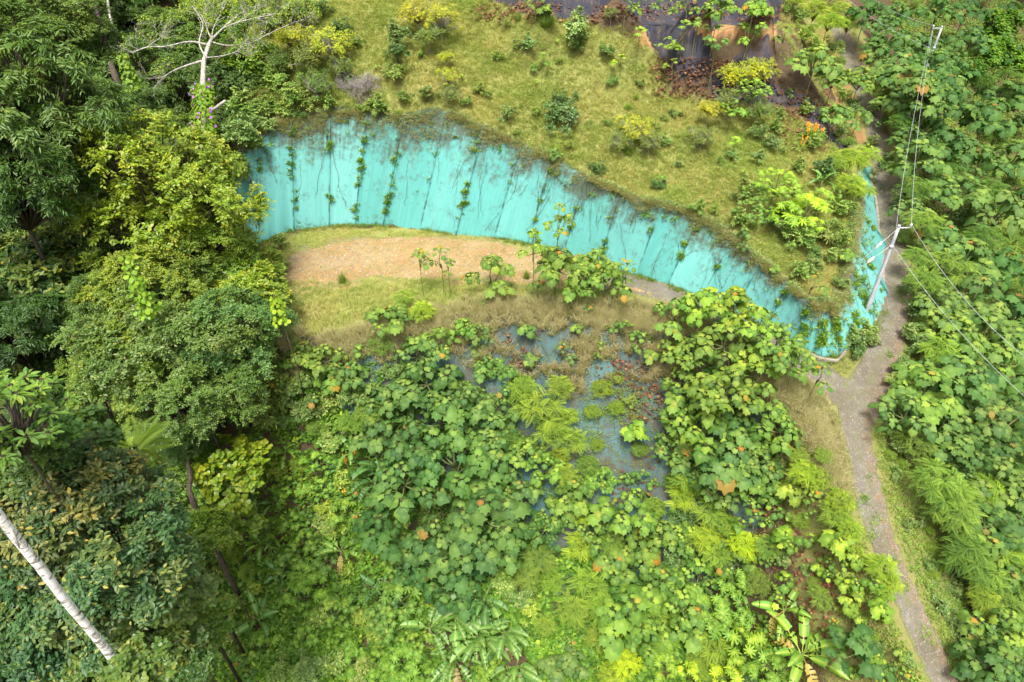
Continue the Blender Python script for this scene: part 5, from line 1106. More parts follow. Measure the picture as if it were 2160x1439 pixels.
# brown dry fringe hanging over the crest
r = np.random.default_rng(21); ss = r.uniform(1.0, len(PAIRS) - 1.6, 6200)
P = np.array([seam_pt(s, h) for s, h in zip(ss, 1.0 - np.abs(r.normal(size=len(ss))) * (.03 + .17 * np.clip(vnoise(ss, ss * 0, .35, 3) * 1.6 - .6, 0, 1)) + .06)]) + r.normal(size=(len(ss), 3)) * (.12, .12, .03)
P = P[(vnoise(P[:, 0], P[:, 1], .5, 19) > .30)]
outw = np.array([0, -.8, -.5])
cover("crest_dry_grass", P, r, GB3, 'dry', 12, .16, .36, (-.2, 1.1), .08, "dry grass hanging over the crest of the turquoise sheet", lean=outw, agep=.5)
P2 = P[r.random(len(P)) < .3] + (0, .15, .05)
cover("crest_weeds", P2, r, OVAL, 'shrub', 14, .2, .13, (-.2, .9), .2, "small weeds along the crest of the turquoise sheet", agep=.3)
# weeds on the toe line
ss = r.uniform(1.6, 22.6, 1500)
P = np.array([seam_pt(s, 0.0) for s in ss]) + r.normal(size=(len(ss), 3)) * (.22, .22, 0) + (0, -.12, 0); P[:, 2] = ter(P[:, 0], P[:, 1]) + .02
cl = (vnoise(ss, ss * 0, .8, 9) > .38) | (ss < 6); P = P[cl]
cover("toe_weeds", P, r, GB, 'verge', 16, .16, .24, (.3, 1.3), .05, "grass line at the foot of the turquoise sheet", agep=.1)
# seedlings rooted in the seams, and creepers hanging down the sheet
A = Acc(); sp_P = []; big = []
for k in range(2, len(PAIRS) - 2):
    n = [5, 12, 26, 14, 5, 18, 22, 2, 20, 1, 5, 2, 6, 2, 5, 2, 1, 4, 10, 16, 12, 10, 14, 10, 6][k % 25]
    hc = r.uniform(.15, .9, 4)
    for q in range(n):
        h = r.uniform(.05, .95) if r.random() < .45 else float(np.clip(hc[int(r.integers(4))] + r.normal() * .05, .04, .97)); s = k + r.normal() * .035
        p = seam_pt(s, h) + np.array((0, -.03, .0)); sp_P += [p] * int(r.choice([1, 1, 2, 3, 5]))
for q in range(120):
    s = r.uniform(18, 24.2); sp_P.append(seam_pt(s, r.uniform(.05, .98)))
for q in range(60): sp_P.append(seam_pt(r.uniform(1.5, 18), r.uniform(.8, .99)))
sp_P = np.array(sp_P); sp_P += r.normal(size=sp_P.shape) * .07
cover("seam_weeds", sp_P, r, NARROW, 'vine', 14, .07, .26, (-.3, 1.0), .14, "small weeds rooted in the seams of the turquoise sheet", lean=(0, -.4, 0), agep=.4)
AV = Acc(); LP = []
def creeper(s, h, n, drift, w):
    P = []
    for i in range(n):
        P.append(seam_pt(min(max(s, 1), len(PAIRS) - 2), max(0.02, h)) + np.array((0, -.03, .02))); s += drift + r.normal() * .016; h -= r.uniform(.01, .045)
        if h < .03: break
    if len(P) > 3:
        AV.tube(P, w, 3)
        for p in P:
            if r.random() < .45: LP.append(p)
for q in range(80):
    s0 = r.choice([r.uniform(1.2, 24), r.uniform(9, 11.5), r.uniform(11, 17), r.uniform(18, 24)]); creeper(s0, r.uniform(.6, 1.0), int(r.uniform(8, 30)), r.normal() * .02, r.uniform(.006, .013))
cr = link("hanging_creepers", AV.mesh("hanging_creepers", M['bark'])); tag(cr, "thin creepers trailing down the turquoise sheet", None, None, 'stuff')
cover("creeper_leaves", np.array(LP), r, OVAL, 'shrub', 3, .06, .08, (-.3, .6), .03, None, parent=cr, agep=.3)
# drain mouth below the strip above the track, one round thing
# bench grass
P, r = scatter([(1640,-20),(1800,-20),(1810,60),(1760,110),(1810,270),(1775,320),(1700,210),(1650,110)], 22, 35, -.02, [on_road], densf=lambda X, Y: (vnoise(X, Y, 1.8, 38) > .42) * 1.0)
cover("scrub_grass", P, r, GB, 'grass', 12, .2, .3, (.3, 1.3), .1, "scrubby grass on the bank between the mesh and the upper road", agep=.3)
BG = [(560,500),(600,498),(640,489),(720,478),(850,480),(960,495),(1060,505),(1150,525),(1290,565),(1400,610),(1480,640),(1620,705),(1700,745),(1750,760),(1800,765),(1790,800),(1700,810),(1640,800),(1560,740),(1400,660),(1200,646),(1000,650),(820,695),(650,720),(560,712)]
P, r = scatter(BG, 55, 31, -.02, [in_clear, on_track, on_road, on_sheet])
cover("bench_grass", P, r, GB, 'grass', 10, .13, .21, (.0, .85), .05, "short yellowish grass around the bare dirt clearing", agep=.1)
P, r = scatter([(590,590),(760,600),(900,600),(1000,640),(820,690),(650,712),(570,705)], 9, 33, -.02)
cover("bench_tall_grass", P, r, GB3, 'grass', 26, .16, .42, (.8, 1.4), .03, "taller yellow-green grass at the clearing's near side", agep=.3)
P, r = scatter([(585,540),(1130,500),(1300,580),(1280,612),(900,590),(590,612)], 7, 34, -.02, densf=lambda X, Y: np.clip((vnoise(X, Y, 2.4, 81) - .45) * 3, .05, .8))
cover("clearing_weeds", P, r, GB, 'grass', 12, .16, .16, (.2, 1.2), .03, "sparse weeds dotting the bare dirt", agep=.1)
# dry tall grass along the bench's outer edge and in tufts on the netting
r = np.random.default_rng(41); E = np.array(edge_w)[:, :3]; cum = np.r_[0, np.cumsum(np.linalg.norm(np.diff(E, axis=0), axis=1))]
n = 1150; q = r.uniform(0, cum[15], n); P = np.stack([np.interp(q, cum, E[:, i]) for i in range(3)], -1)
P[:, :2] += r.normal(size=(n, 2)) * (.4, .45) + (0, -.5); P[:, 2] = ter(P[:, 0], P[:, 1]) - .03
cover("edge_dry_grass", P, r, GB3, 'dry', 46, .22, .95, (.55, 1.35), .03, "tall dry grass along the outer edge of the clearing", lean=(.0, -.7, -.1), agep=.35)
tp = []
for u, v, n in [(1035,650,8),(1080,660,7),(1150,655,8),(1250,690,9),(1340,700,8),(1240,730,10),(1250,755,9),(1300,740,5),(1390,740,7),(1370,790,7),(1400,740,5),(1200,790,6),(1160,775,6),(1060,740,5),(1040,700,7),(1000,715,7),(960,700,8),(900,700,7),(940,740,6),(990,760,4),(1420,790,6),(1450,770,6),(1180,660,6),(1300,665,6),(1220,830,4),(760,735,8),(700,730,6),(1640,830,8),(1660,890,8),(1690,930,9),(1710,980,6),(1600,800,6),(1090,790,3),(1950,960,4),(2020,1000,3)]:
    for _ in range(int(n * 1.9)):
        p = hit(u + r.normal() * 21, v + r.normal() * 10); tp.append(p - (0, 0, .03))
cover("net_dry_tufts", np.array(tp), r, GB3, 'dry', 60, .20, .95, (.2, 1.35), .03, "dry grass tufts growing through the blue-grey netting", lean=(0, -.8, -.2), agep=.15)
# thin dry runners hanging down the netting
AV = Acc(); LP = []
for q in range(170):
    u, v_ = r.uniform(960, 1500), r.uniform(665, 860)
    p = hit(u, v_); P = [p + (0, 0, .22)]; a_ = r.normal() * .35
    for i in range(int(r.uniform(6, 22))):
        a_ += r.normal() * .22; p = p + np.array((math.sin(a_) * .22, -.22 * abs(math.cos(a_)), 0)); p[2] = ter(p[0], p[1])[0]; P.append(p + (0, 0, .24 + .03 * r.normal()))
        if r.random() < .5: LP.append(P[-1].copy())
    AV.tube(P, r.uniform(.007, .016), 3)
o = link("net_runners", AV.mesh("net_runners", M['bark'])); tag(o, "thin runners trailing down the blue-grey netting", None, None, 'stuff')
cover("runner_leaves", np.array(LP), r, OVAL, 'verge', 4, .10, .11, (-.3, .6), .05, None, parent=o, agep=.3)
# fallen brown leaves
FL = []
for u, v, n, s_ in [(1140,655,20,22),(1280,655,20,24),(1060,735,22,22),(1090,760,18,16),(1300,770,20,18),(1340,780,34,26),(1370,830,34,22),(1350,870,26,20),(1400,820,26,20),(1010,720,16,14),(1230,745,10,14),(1290,800,16,14),(1320,1030,26,22),(1300,1060,14,12),(1640,1000,40,40),(1600,1080,50,50),(1660,1150,30,40),(1700,1220,36,40),(1740,1270,30,40),(1450,1160,14,30),(1720,1330,24,40),(1390,1100,12,22),(1330,920,8,14),(1180,790,8,12),(1450,800,20,26),(1430,1000,24,40)]:
    for _ in range(n):
        FL.append(hit(u + r.normal() * s_, v + r.normal() * s_ * .7) + (0, 0, .16))
for u0, v0, u1, v1, n in [(1000,12,1650,50,520),(1370,130,1640,215,420),(1640,190,1770,320,160)]:
    for _ in range(n): FL.append(hit(r.uniform(u0, u1), r.uniform(v0, v1)) + (0, 0, .15))
cover("leaf_litter", np.array(FL), r, LOB, 'litter', 3, .3, .21, (-.5, .7), .06, "curled brown fallen leaves scattered on the netting and soil", agep=.3)
P, r = scatter([(1560,960),(1720,980),(1800,1200),(1880,1400),(1900,1460),(1600,1460),(1680,1250),(1560,1120)], 7, 44, .03)
cover("slope_litter", P, r, LOB3, 'litter', 2, .25, .15, (-.15, .35), .03, "brown leaf litter on the bare slope left of the road", agep=.2)
P, r = scatter([(1640,940),(1740,940),(1800,1120),(1850,1260),(1960,1480),(1640,1480),(1640,1250),(1560,1160),(1600,1020)], 38, 45, -.02, [on_road], densf=lambda X, Y: (vnoise(X, Y, 1.6, 28) > .42) * .85 + .15)
cover("roadside_grass", P, r, GB, 'grass', 9, .16, .30, (.3, 1.2), .05, "thin brownish grass on the bank left of the lower road", agep=.35)
# verges and leafy ground cover
VR = [(1838,860),(1870,740),(1925,700),(1925,560),(1905,420),(1880,300),(1850,200),(1880,180),(1930,300),(1960,450),(1975,600),(1960,740),(1930,850),(1960,960),(2030,1100),(2080,1230),(2180,1350),(2180,1480),(2040,1480),(1975,1370),(1915,1240),(1870,1120),(1845,1010),(1835,930)]
P, r = scatter(VR, 26, 51, -.02, [on_road])
cover("verge_plants", P, r, OVAL, 'verge', 12, .18, .13, (-.1, .9), .16, "low leafy ground cover along the road's right-hand verge", agep=.15)
P, r = scatter(VR, 26, 52, -.02, [on_road], densf=lambda X, Y: (vnoise(X, Y, 2.5, 31) > .5) * 1.0)
cover("verge_grass", P, r, GB, 'grass', 10, .16, .26, (.4, 1.3), .03, "grass patches on the road's right-hand verge", agep=.1)
VL = [(1700,930),(1735,935),(1790,1080),(1840,1190),(1880,1300),(1960,1440),(1900,1440),(1800,1250),(1740,1120)]
P, r = scatter(VL, 20, 53, -.02, [on_road])
cover("bank_plants", P, r, DIA, 'verge', 14, .22, .15, (-.1, .9), .35, "bright fine-leaved plants on the bank left of the lower road", agep=.4)
P, r = scatter([(1790,740),(1850,700),(1850,760),(1810,800),(1720,800),(1740,765)], 40, 54, -.02, [on_road])
cover("fork_grass", P, r, GB, 'verge', 9, .16, .17, (.3, 1.3), .03, "short green grass in the angle of the road fork", agep=.1)
P, r = scatter([(1630,790),(1700,800),(1740,840),(1775,900),(1790,960),(1800,1040),(1760,1040),(1700,930),(1640,860)], 26, 56, -.02, [on_road])
cover("bank_tall_grass", P, r, GB3, 'dry', 24, .18, .60, (.5, 1.4), .03, "tall brownish grass on the bank between the fork and the saplings", lean=(-.2, -.5, 0), agep=.4)
P, r = scatter([(1650,800),(1720,820),(1765,880),(1800,1000),(1830,1130),(1790,1130),(1740,1000)], 16, 57, -.02, [on_road], densf=lambda X, Y: (vnoise(X, Y, 1.0, 71) > .45) * 1.0)
cover("bank_plants", P, r, DIA, 'verge', 14, .22, .15, (-.1, .9), .3, "fine-leaved weeds near the road fork", agep=.3)
# weeds on the road itself
rw = []
for u, v, s_, n in [(1822,1050,5,30),(1845,1100,6,30),(1835,1130,5,16),(1880,1180,6,22),(1905,1240,5,16),(1945,1330,5,14),(1960,1350,6,14),(1900,615,6,34),(1902,638,4,12),(1873,748,5,22),(1830,1010,4,12),(1865,400,6,10),(1868,460,4,8)]:
    for _ in range(n): rw.append(hit(u + r.normal() * s_, v + r.normal() * s_ * 1.3) + (0, 0, .08))
cover("road_weeds", np.array(rw), r, DIA, 'verge', 10, .16, .10, (-.1, .8), .05, "small weed patches growing on the gravel road", agep=.1)
# loose stones
def stones(name, polys, mat, label, size, seed):
    r = np.random.default_rng(seed); A = Acc(); Ps = []
    for poly, dens, zo, ex in polys:
        P, _ = scatter(poly, dens, seed, zo, ex); Ps.append(P)
    P = np.concatenate(Ps); k = len(P)
    oc = (np.array([(1,0,0),(-1,0,0),(0,1,0),(0,-1,0),(0,0,.7),(0,0,-.7)], float), np.array([(0,2,4),(2,1,4),(1,3,4),(3,0,4),(2,0,5),(1,2,5),(3,1,5),(0,3,5)]), np.zeros(6))
    A.inst(oc, frames(rvec(k), rvec(k)), P, size * r.uniform(.4, 1.4, k)[:, None] * r.uniform(.6, 1.2, (k, 3)), r.random(k), r.random(k))
    o = link(name, A.mesh(name, mat)); tag(o, label, None, None, 'stuff')
M['stone'] = simple_mat('stone', [(.3, (.16, .14, .13)), (.5, (.30, .27, .24)), (.7, (.46, .43, .40))], 1.7, .9, .2)
RP = [(1745,790),(1780,770),(1850,720),(1855,600),(1850,450),(1838,300),(1870,300),(1900,420),(1920,560),(1920,700),(1880,800),(1842,900),(1850,1000),(1880,1130),(1930,1240),(1990,1360),(2040,1445),(1980,1445),(1900,1290),(1850,1180),(1815,1080),(1785,950),(1755,850)]
stones("loose_gravel", [(RP, 20, .11, ()), ([(1250,575),(1340,590),(1500,655),(1700,760),(1690,780),(1500,690),(1300,600)], 10, .09, ())], M['stone'], "loose grey gravel on the road surface", .034, 61)
stones("clearing_stones", [([(590,560),(640,520),(760,505),(800,530),(740,580),(620,590)], 14, .09, ()), (clear_poly and [(590,560),(1130,510),(1280,570),(1280,600),(590,600)], 2.0, .09, ())], M['stone'], "pale pebbles strewn on the bare dirt clearing", .05, 62)
# undergrowth filling the valley
UG = [(-30,880),(200,900),(400,820),(560,700),(610,760),(700,860),(860,960),(1000,1050),(1150,1150),(1300,1200),(1450,1240),(1580,1300),(1660,1340),(1700,1480),(-30,1480)]
hole = lambda X, Y, U, V: np.min(np.stack([np.hypot(X - a_, Y - b_) - c_ for a_, b_, c_ in HOLES]), 0) < 0
P, r = scatter(UG, 3.6, 71, 0, [hole])
cover("undergrowth", P, r, ROUND, 'under', 26, .42, .25, (-.25, .6), .75, "mixed broad-leaved undergrowth filling the valley floor", agep=.25)
P, r = scatter(UG, 3.0, 72, 0, [hole], densf=lambda X, Y: (vnoise(X, Y, 2.2, 33) > .45) * 1.0)
cover("undergrowth", P, r, OVAL, 'under', 26, .42, .34, (-.2, .8), .95, "pointed-leaf undergrowth mixed through the valley floor", agep=.3)
P, r = scatter(UG, 3.0, 73, 0, densf=lambda X, Y: (vnoise(X, Y, 2.0, 43) > .5) * 1.0)
cover("undergrowth", P, r, PIN, 'pinnate', 10, .35, .55, (-.1, .9), .5, "ferns mixed through the valley undergrowth", agep=.4)
UR = [(1920,150),(1880,-20),(2190,-20),(2190,1480),(2150,1400),(2080,1240),(2010,1080),(1950,960),(1930,870),(1960,760),(1985,620),(1960,450),(1930,300)]
P, r = scatter(UR, 2.6, 74, 0)
cover("forest_floor_plants", P, r, OVAL, 'verge', 30, .5, .24, (-.2, .8), .9, "dark leafy plants under the trees right of the road", agep=.1)
NG = [(1150,960),(1230,830),(1260,800),(1330,800),(1400,850),(1340,900),(1270,900),(1250,1000),(1220,1060),(1140,1050)]
P, r = scatter(NG, 6, 75, .1)
cover("net_creepers", P, r, DIA, 'verge', 40, .35, .13, (-.1, .9), .30, "yellow-green creeping plants spreading over the blue-grey netting", agep=.4)
P, r = scatter([(1030,800),(1500,790),(1560,900),(1500,1180),(1250,1160),(1050,1050)], 3.2, 76, .12, densf=lambda X, Y: (vnoise(X, Y, 1.6, 53) > .52) * 1.0)
cover("net_creepers", P, r, DIA, 'verge', 30, .35, .12, (-.1, .7), .08, "thin green mats patching the lower blue-grey netting", agep=.25)
NL = [(600,730),(760,740),(900,760),(1010,800),(1060,950),(1150,1130),(1000,1060),(850,980),(700,900),(590,860)]
P, r = scatter(NL, 5, 77, .05)
cover("slope_undergrowth", P, r, ROUND, 'under', 30, .5, .18, (-.25, .6), .5, "leafy undergrowth on the steep slope left of the netting", agep=.2)
P, r = scatter([(1420,850),(1640,850),(1700,950),(1650,1100),(1600,1290),(1440,1200),(1430,1000)], 4.0, 78, .1, densf=lambda X, Y: (vnoise(X, Y, 1.8, 63) > .4) * 1.0)
cover("slope_undergrowth", P, r, DIA, 'verge', 36, .4, .14, (-.1, .8), .3, "low green creepers on the slope right of the netting", agep=.15)

# heliconias with orange flowers
def heliconia(u, v, label, n, s, nf, tone, seed):
    r = np.random.default_rng(seed); base = hit(u, v, .5); root = link("heliconia", None); root.location = tuple(base); tag(root, label, "flowering plant", "orange-flowered plants")
    A = Acc(); k = n; th = r.random(k) * 6.28; el = r.uniform(-.1, 1.1, k); h = hvec(th)
    tip = h * np.cos(el)[:, None] + np.array((0, 0, 1)) * np.sin(el)[:, None]; rr = r.random(k) * s * .5
    V, T, al = paddle(L=1, w=.075, arch=1.0, tears=0, seed=1)
    A.inst((V, T, al * 0 + .5), frames(tip, np.array((0, 0, 1.)) - h * np.sin(el)[:, None]), h * rr[:, None] + np.array((0, 0, .15)), s * r.uniform(.6, 1, k), r.random(k) * .9, r.random(k) * .3)
    o = link("foliage", A.mesh("foliage", M['banana']), root); o.color = (*tone, 1)
    for q in range(nf):
        A = Acc(); a_ = r.random() * 6.28; p = np.array((math.cos(a_), math.sin(a_), 0)) * s * .5 * r.random(); top = p * 1.5 + np.array((0, 0, s * r.uniform(.7, 1.0)))
        A.tube([p * .6, p, top], .012, 4, None)
        for b_ in range(5):
            c_ = top + np.array((0, 0, b_ * .055)); d = np.array((math.cos(a_ + b_ * 3.14), math.sin(a_ + b_ * 3.14), .6)) * .17
            A.tube([c_, c_ + d * .6, c_ + d], [.03, .035, .004], 4)
        link("flower", A.mesh("flower", M['flower']), root)
heliconia(1715, 285, "large orange-flowered plant with drooping narrow leaves on the grass slope", 46, 1.15, 12, (1.5, 1.35, .9), 5)
heliconia(1690, 305, "small orange-flowered plant at the left foot of the large one", 16, .8, 3, (1.5, 1.35, .9), 6)
heliconia(735, 985, "shaded orange-flowered plant with dark narrow leaves beside the balsa thicket", 40, 1.3, 4, (.7, .85, .9), 7)
heliconia(742, 1035, "dark narrow-leaved plant just below the shaded orange-flowered one", 36, 1.1, 1, (.6, .8, .95), 8)
# palms
def palm(u, v, H, label, n, L, tone, seed, name="palm", t=None):
    r = np.random.default_rng(seed); base = hit(u, v, H) if t is None else None
    if t is not None:
        c = PT(u, v, t); base = np.array((c[0], c[1], ter(c[0], c[1])[0])); H = c[2] - base[2]
    root = link(name, None); root.location = tuple(base); tag(root, label, "palm", "palms")
    A = Acc(); A.tube([(0, 0, -.2), (.05, 0, H * .5), (0, 0, H)], [.12, .09, .08], 7); link("trunk", A.mesh("trunk", M['bark'], True), root)
    A = Acc(); k = np.arange(n); th = k * 2.4 + r.normal(size=n) * .2; el = .9 - 1.2 * (k / n) + r.normal(size=n) * .1; h = hvec(th)
    tip = h * np.cos(el)[:, None] + np.array((0, 0, 1)) * np.sin(el)[:, None]
    A.inst(FROND, frames(tip, np.array((0, 0, 1.)) - h * np.sin(el)[:, None] + r.normal(size=(n, 3)) * .1), np.tile((0, 0, H), (n, 1)) + h * .05, L * r.uniform(.8, 1.1, n), r.random(n), r.random(n) * .4)
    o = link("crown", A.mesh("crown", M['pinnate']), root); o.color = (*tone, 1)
palm(285, 950, 5, "large palm with long yellowish fronds under the grey-green forest trees", 17, 2.0, (1.3, 1.1, .8), 3, t=33)
palm(265, 1020, 4, "darker palm with hanging fronds directly below the large palm", 14, 1.7, (.9, .95, .9), 4, t=32)
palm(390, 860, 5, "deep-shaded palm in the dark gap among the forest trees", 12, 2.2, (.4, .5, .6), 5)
palm(540, 1365, .7, "small fan-like palm near the bottom edge, left part", 22, .75, (.8, .95, .9), 6, "low_palm")
palm(628, 1000, .6, "small bright palm beside the low paddle-leaved plant", 16, .6, (1.3, 1.2, .8), 7, "low_palm")
# spiky grass clump on the clearing
def clump(u, v, label, n, L, mat, seed, lean=(0, 0, 0)):
    r = np.random.default_rng(seed); base = hit(u, v); A = Acc(); th = r.random(n) * 6.28; el = r.uniform(.3, 1.4, n); h = hvec(th)
    tip = h * np.cos(el)[:, None] + np.array((0, 0, 1)) * np.sin(el)[:, None] + np.array(lean)
    A.inst(GB3, frames(tip, np.array((0, 0, 1.)) - h), h * .1 * r.random(n)[:, None], L * r.uniform(.6, 1.1, n), r.random(n), r.random(n) * .3)
    o = link("grass_clump", A.mesh("grass_clump", M[mat])); o.location = tuple(base); tag(o, label, "grass clump", "standing grass clumps"); return o
clump(724, 600, "lone spiky green grass clump on the dirt clearing", 260, .95, 'verge', 1)
clump(1150, 60, "bright green tall grass patch at the top below the black mesh", 700, 1.0, 'verge', 2).scale = (2.2, 1.4, 1)
clump(1092, 48, "small bright grass clump at the top left of the larger patch", 260, .8, 'verge', 3)
clump(1110, 590, "grass clump at the foot of the tall saplings", 200, .8, 'verge', 4)

# ------------------------------------------------------------------ bare twiggy bush, pale leaning trunk, dead tree
def branches(A, p, d, L, r0, depth, r, spread=.6, up=.05, n=3, tips=None, minr=.006):
    k = 6; P = [p.copy()]; q = p.copy(); dd = d.copy()
    for i in range(k):
        dd = unit(dd + r.normal(size=3) * .14 + np.array((0, 0, up))); q = q + dd * L / k; P.append(q.copy())
    A.tube(P, np.linspace(r0, max(minr, r0 * .55), k + 1), 5 if depth > 1 else 3)
    if depth == 0:
        if tips is not None: tips.append((q, dd))
        return
    for j in range(n):
        f = r.uniform(.45, 1); i = int(f * k)
        nd = unit(dd + r.normal(size=3) * spread); branches(A, P[i], nd, L * r.uniform(.5, .8), max(minr, r0 * .5), depth - 1, r, spread, up, n, tips, minr)
r = np.random.default_rng(5)
for u, v, s, lb in [(765, 190, 1.3, "leafless grey twiggy bush on the slope above the turquoise crest"), (735, 175, .9, "smaller leafless grey bush left of the twiggy one")]:
    b_ = hit(u, v, .5); root = link("bare_bush", None); root.location = tuple(b_); tag(root, lb, "bush", "leafless grey bushes")
    A = Acc()
    for q in range(13): branches(A, np.zeros(3), unit(np.array((r.normal(), r.normal(), .9))), s * .9, .03, 3, r, .7, .02, 4, None, .009)
    link("twigs", A.mesh("twigs", M['twig']), root)
# leaning-looking white trunk close to the camera
bt = PT(125, 1250, 20.5); zb = ter(bt[0], bt[1])[0]
root = link("white_trunk_tree", None); root.location = (bt[0], bt[1], zb); tag(root, "tall white-barked trunk speckled with dark lichen, crossing the bottom left corner", "tree")
Ht = CAM_H - 7 - zb; zs_ = np.linspace(-.3, Ht, 40); A = Acc()
w_ = lambda z: np.array((.10 * math.sin(z * .22 + .6) + .02 * math.sin(z * 1.7), .04 * math.sin(z * .5 + 1), z))
z0_ = bt[2] - zb
A.tube([w_(z) - np.array((w_(z0_)[0], w_(z0_)[1], 0)) for z in zs_], [.30 - .0050 * max(0, z) + .007 * math.sin(z * 5) + .006 * math.sin(z * 11.3) for z in zs_], 14)
link("trunk", A.mesh("trunk", M['white_bark'], True), root)
A = Acc(); zz = z0_ + 3.2; p0 = w_(zz) - np.array((w_(z0_)[0], w_(z0_)[1], 0))
A.tube([p0 + (.1, -.05, 0), p0 + (.18, -.25, -.55)], [.05, .02], 6); link("branch_stub", A.mesh("branch_stub", M['palebark']), root)
A = Acc(); tips = []
for q in range(7): branches(A, w_(Ht) - np.array((w_(z0_)[0], w_(z0_)[1], 0)), unit(np.array((r.normal() - .9, r.normal() * .6 - .5, .7))), 2.2, .08, 2, r, .6, .05, 3, tips)
link("limbs", A.mesh("limbs", M['white_bark'], True), root)
A = Acc(); TP = np.array([t_[0] for t_ in tips]); n = len(TP) * 14; th = r.random(n) * 6.28
A.inst(NARROW, frames(hvec(th) + (0, 0, -.2), np.tile((0, 0, 1.), (n, 1)) + r.normal(size=(n, 3)) * .3), np.repeat(TP, 14, 0) + r.normal(size=(n, 3)) * .15, .3 * r.uniform(.6, 1.2, n), r.random(n), r.random(n) * .5)
link("crown", A.mesh("crown", M['tree']), root)
# bare grey branches in the gap at the left edge
b_ = PT(40, 1190, 29); root = link("dead_tree", None); gz = ter(b_[0], b_[1])[0]; root.location = (b_[0], b_[1], gz); tag(root, "bare grey branches showing through leaves beside the white trunk", "dead tree")
A = Acc(); h_ = b_[2] - gz; A.tube([(0, 0, -.3), (.1, .1, h_ * .6), (0, 0, h_)], [.09, .07, .05], 6); link("trunk", A.mesh("trunk", M['twig'], True), root)
A = Acc()
for q in range(9): branches(A, np.array((0, 0, h_)), unit(np.array((r.normal(), r.normal(), .4))), 1.8, .03, 3, r, .7, .02, 3, None, .006)
link("branches", A.mesh("branches", M['twig']), root)

# big half-bare tree with flowering vine round its trunk
def path_px(L): return [PT(u, v, t) for u, v, t in L]
tb = PT(428, 300, 52.0); gz = ter(tb[0], tb[1])[0]
root = link("half_bare_tree", None); root.location = (tb[0], tb[1], gz); tag(root, "half-bare pale tree with spreading branches and flowering vine round its trunk", "tree"); o0 = np.array((tb[0], tb[1], gz))
A = Acc(); T0 = [np.array((tb[0], tb[1], gz - .3))] + path_px([(430,380,51.5),(430,300,52),(428,172,52.5),(430,130,53),(440,95,53.5),(448,80,54)])
A.tube([p - o0 for p in T0], [.24, .22, .21, .20, .17, .14, .12], 9); link("trunk", A.mesh("trunk", M['palebark'], True), root)
BR = [([(448,82,54),(470,60,53.8),(495,38,53.6),(520,20,53.5)], .09), ([(470,60,53.8),(500,48,53),(540,38,52.5),(580,30,52)], .07), ([(448,82,54),(440,70,54.4),(432,45,54.6),(420,25,55)], .07), ([(447,86,54),(450,60,54.8),(465,30,55.6),(476,8,56)], .06),
      ([(433,120,53),(420,90,53.4),(428,50,53.8),(405,12,54)], .07), ([(432,122,53),(470,118,52.6),(500,108,52.2),(510,98,52)], .05), ([(428,128,53),(395,138,52.6),(365,150,52.2),(342,165,52)], .09),
      ([(440,95,53.5),(400,88,53.2),(350,98,52.8),(310,100,52.5),(278,112,52.3)], .08), ([(310,100,52.5),(330,85,52.6),(345,78,52.8)], .04), ([(532,90,52),(570,70,51.6),(610,52,51.2),(630,44,51)], .04), ([(445,88,54),(480,96,53),(532,90,52)], .05),
      ([(520,20,53.5),(545,12,53.4),(555,5,53.3)], .05),([(500,48,53),(530,28,53),(556,14,52.8)], .045)]
A = Acc(); tips = []
for L, rr in BR:
    P = path_px(L); P = smooth_line(P, 4) + 0; A.tube([p - o0 for p in P], np.linspace(rr, rr * .45, len(P)), 6)
    for q in range(7):
        i = int(r.integers(len(P) // 2, len(P))); branches(A, P[i] - o0, unit(unit(P[-1] - P[0]) + r.normal(size=3) * .7), r.uniform(.7, 1.5), .022, 2, r, .55, .06, 3, tips, .008)
link("branches", A.mesh("branches", M['palebark'], True), root)
TP = np.array([t_[0] for t_ in tips]); U_, V_ = proj(TP + o0); keep = (r.random(len(TP)) < np.where(V_ < 45, .9, .25)); TP = TP[keep]
A = Acc(); n = len(TP) * 9; A.inst(DIA, frames(rvec(n), np.tile((0, 0, 1.), (n, 1)) + r.normal(size=(n, 3)) * .4), np.repeat(TP, 9, 0) + r.normal(size=(n, 3)) * .16, .17 * r.uniform(.6, 1.2, n), r.random(n), r.random(n) * .6)
o = link("crown", A.mesh("crown", M['vine']), root); o.color = (1.5, 1.25, .8, 1)
def sleeve(name, root, o0, L, rad, leafs, mat, tone, lsize=.24, flowers=0):
    P = smooth_line(path_px(L), 8); n = leafs; i = r.integers(0, len(P), n); th = r.random(n) * 6.28; rr = np.interp(i, np.arange(len(P)), np.interp(np.linspace(0, 1, len(P)), np.linspace(0, 1, len(rad)), rad))
    out = hvec(th); Q = P[i] + out * rr[:, None] * r.uniform(.75, 1.1, n)[:, None] + r.normal(size=(n, 3)) * .1 - o0
    A = Acc(); A.inst(ROUND, frames(out * .5 + np.array((0, 0, -.8)) + r.normal(size=(n, 3)) * .3, out + np.array((0, 0, .6)) + r.normal(size=(n, 3)) * .3), Q, lsize * r.uniform(.6, 1.2, n), r.random(n), r.random(n) * .4)
    o = link(name, A.mesh(name, M[mat]), root); o.color = (*tone, 1)
    if flowers:
        A = Acc(); k = flowers; j = r.integers(0, n, k); A.inst(ROUND, frames(rvec(k), out[j] + (0, -.6, .5)), Q[j] + out[j] * .16 + (0, -.1, .05), .2 * r.uniform(.8, 1.3, k), r.random(k), r.random(k))
        link("blossoms", A.mesh("blossoms", M['purple']), o)
vn = link("flowering_vine", None); vn.location = tuple(o0); tag(vn, "leafy vine with small purple flowers wrapped round the half-bare trunk", "vine")
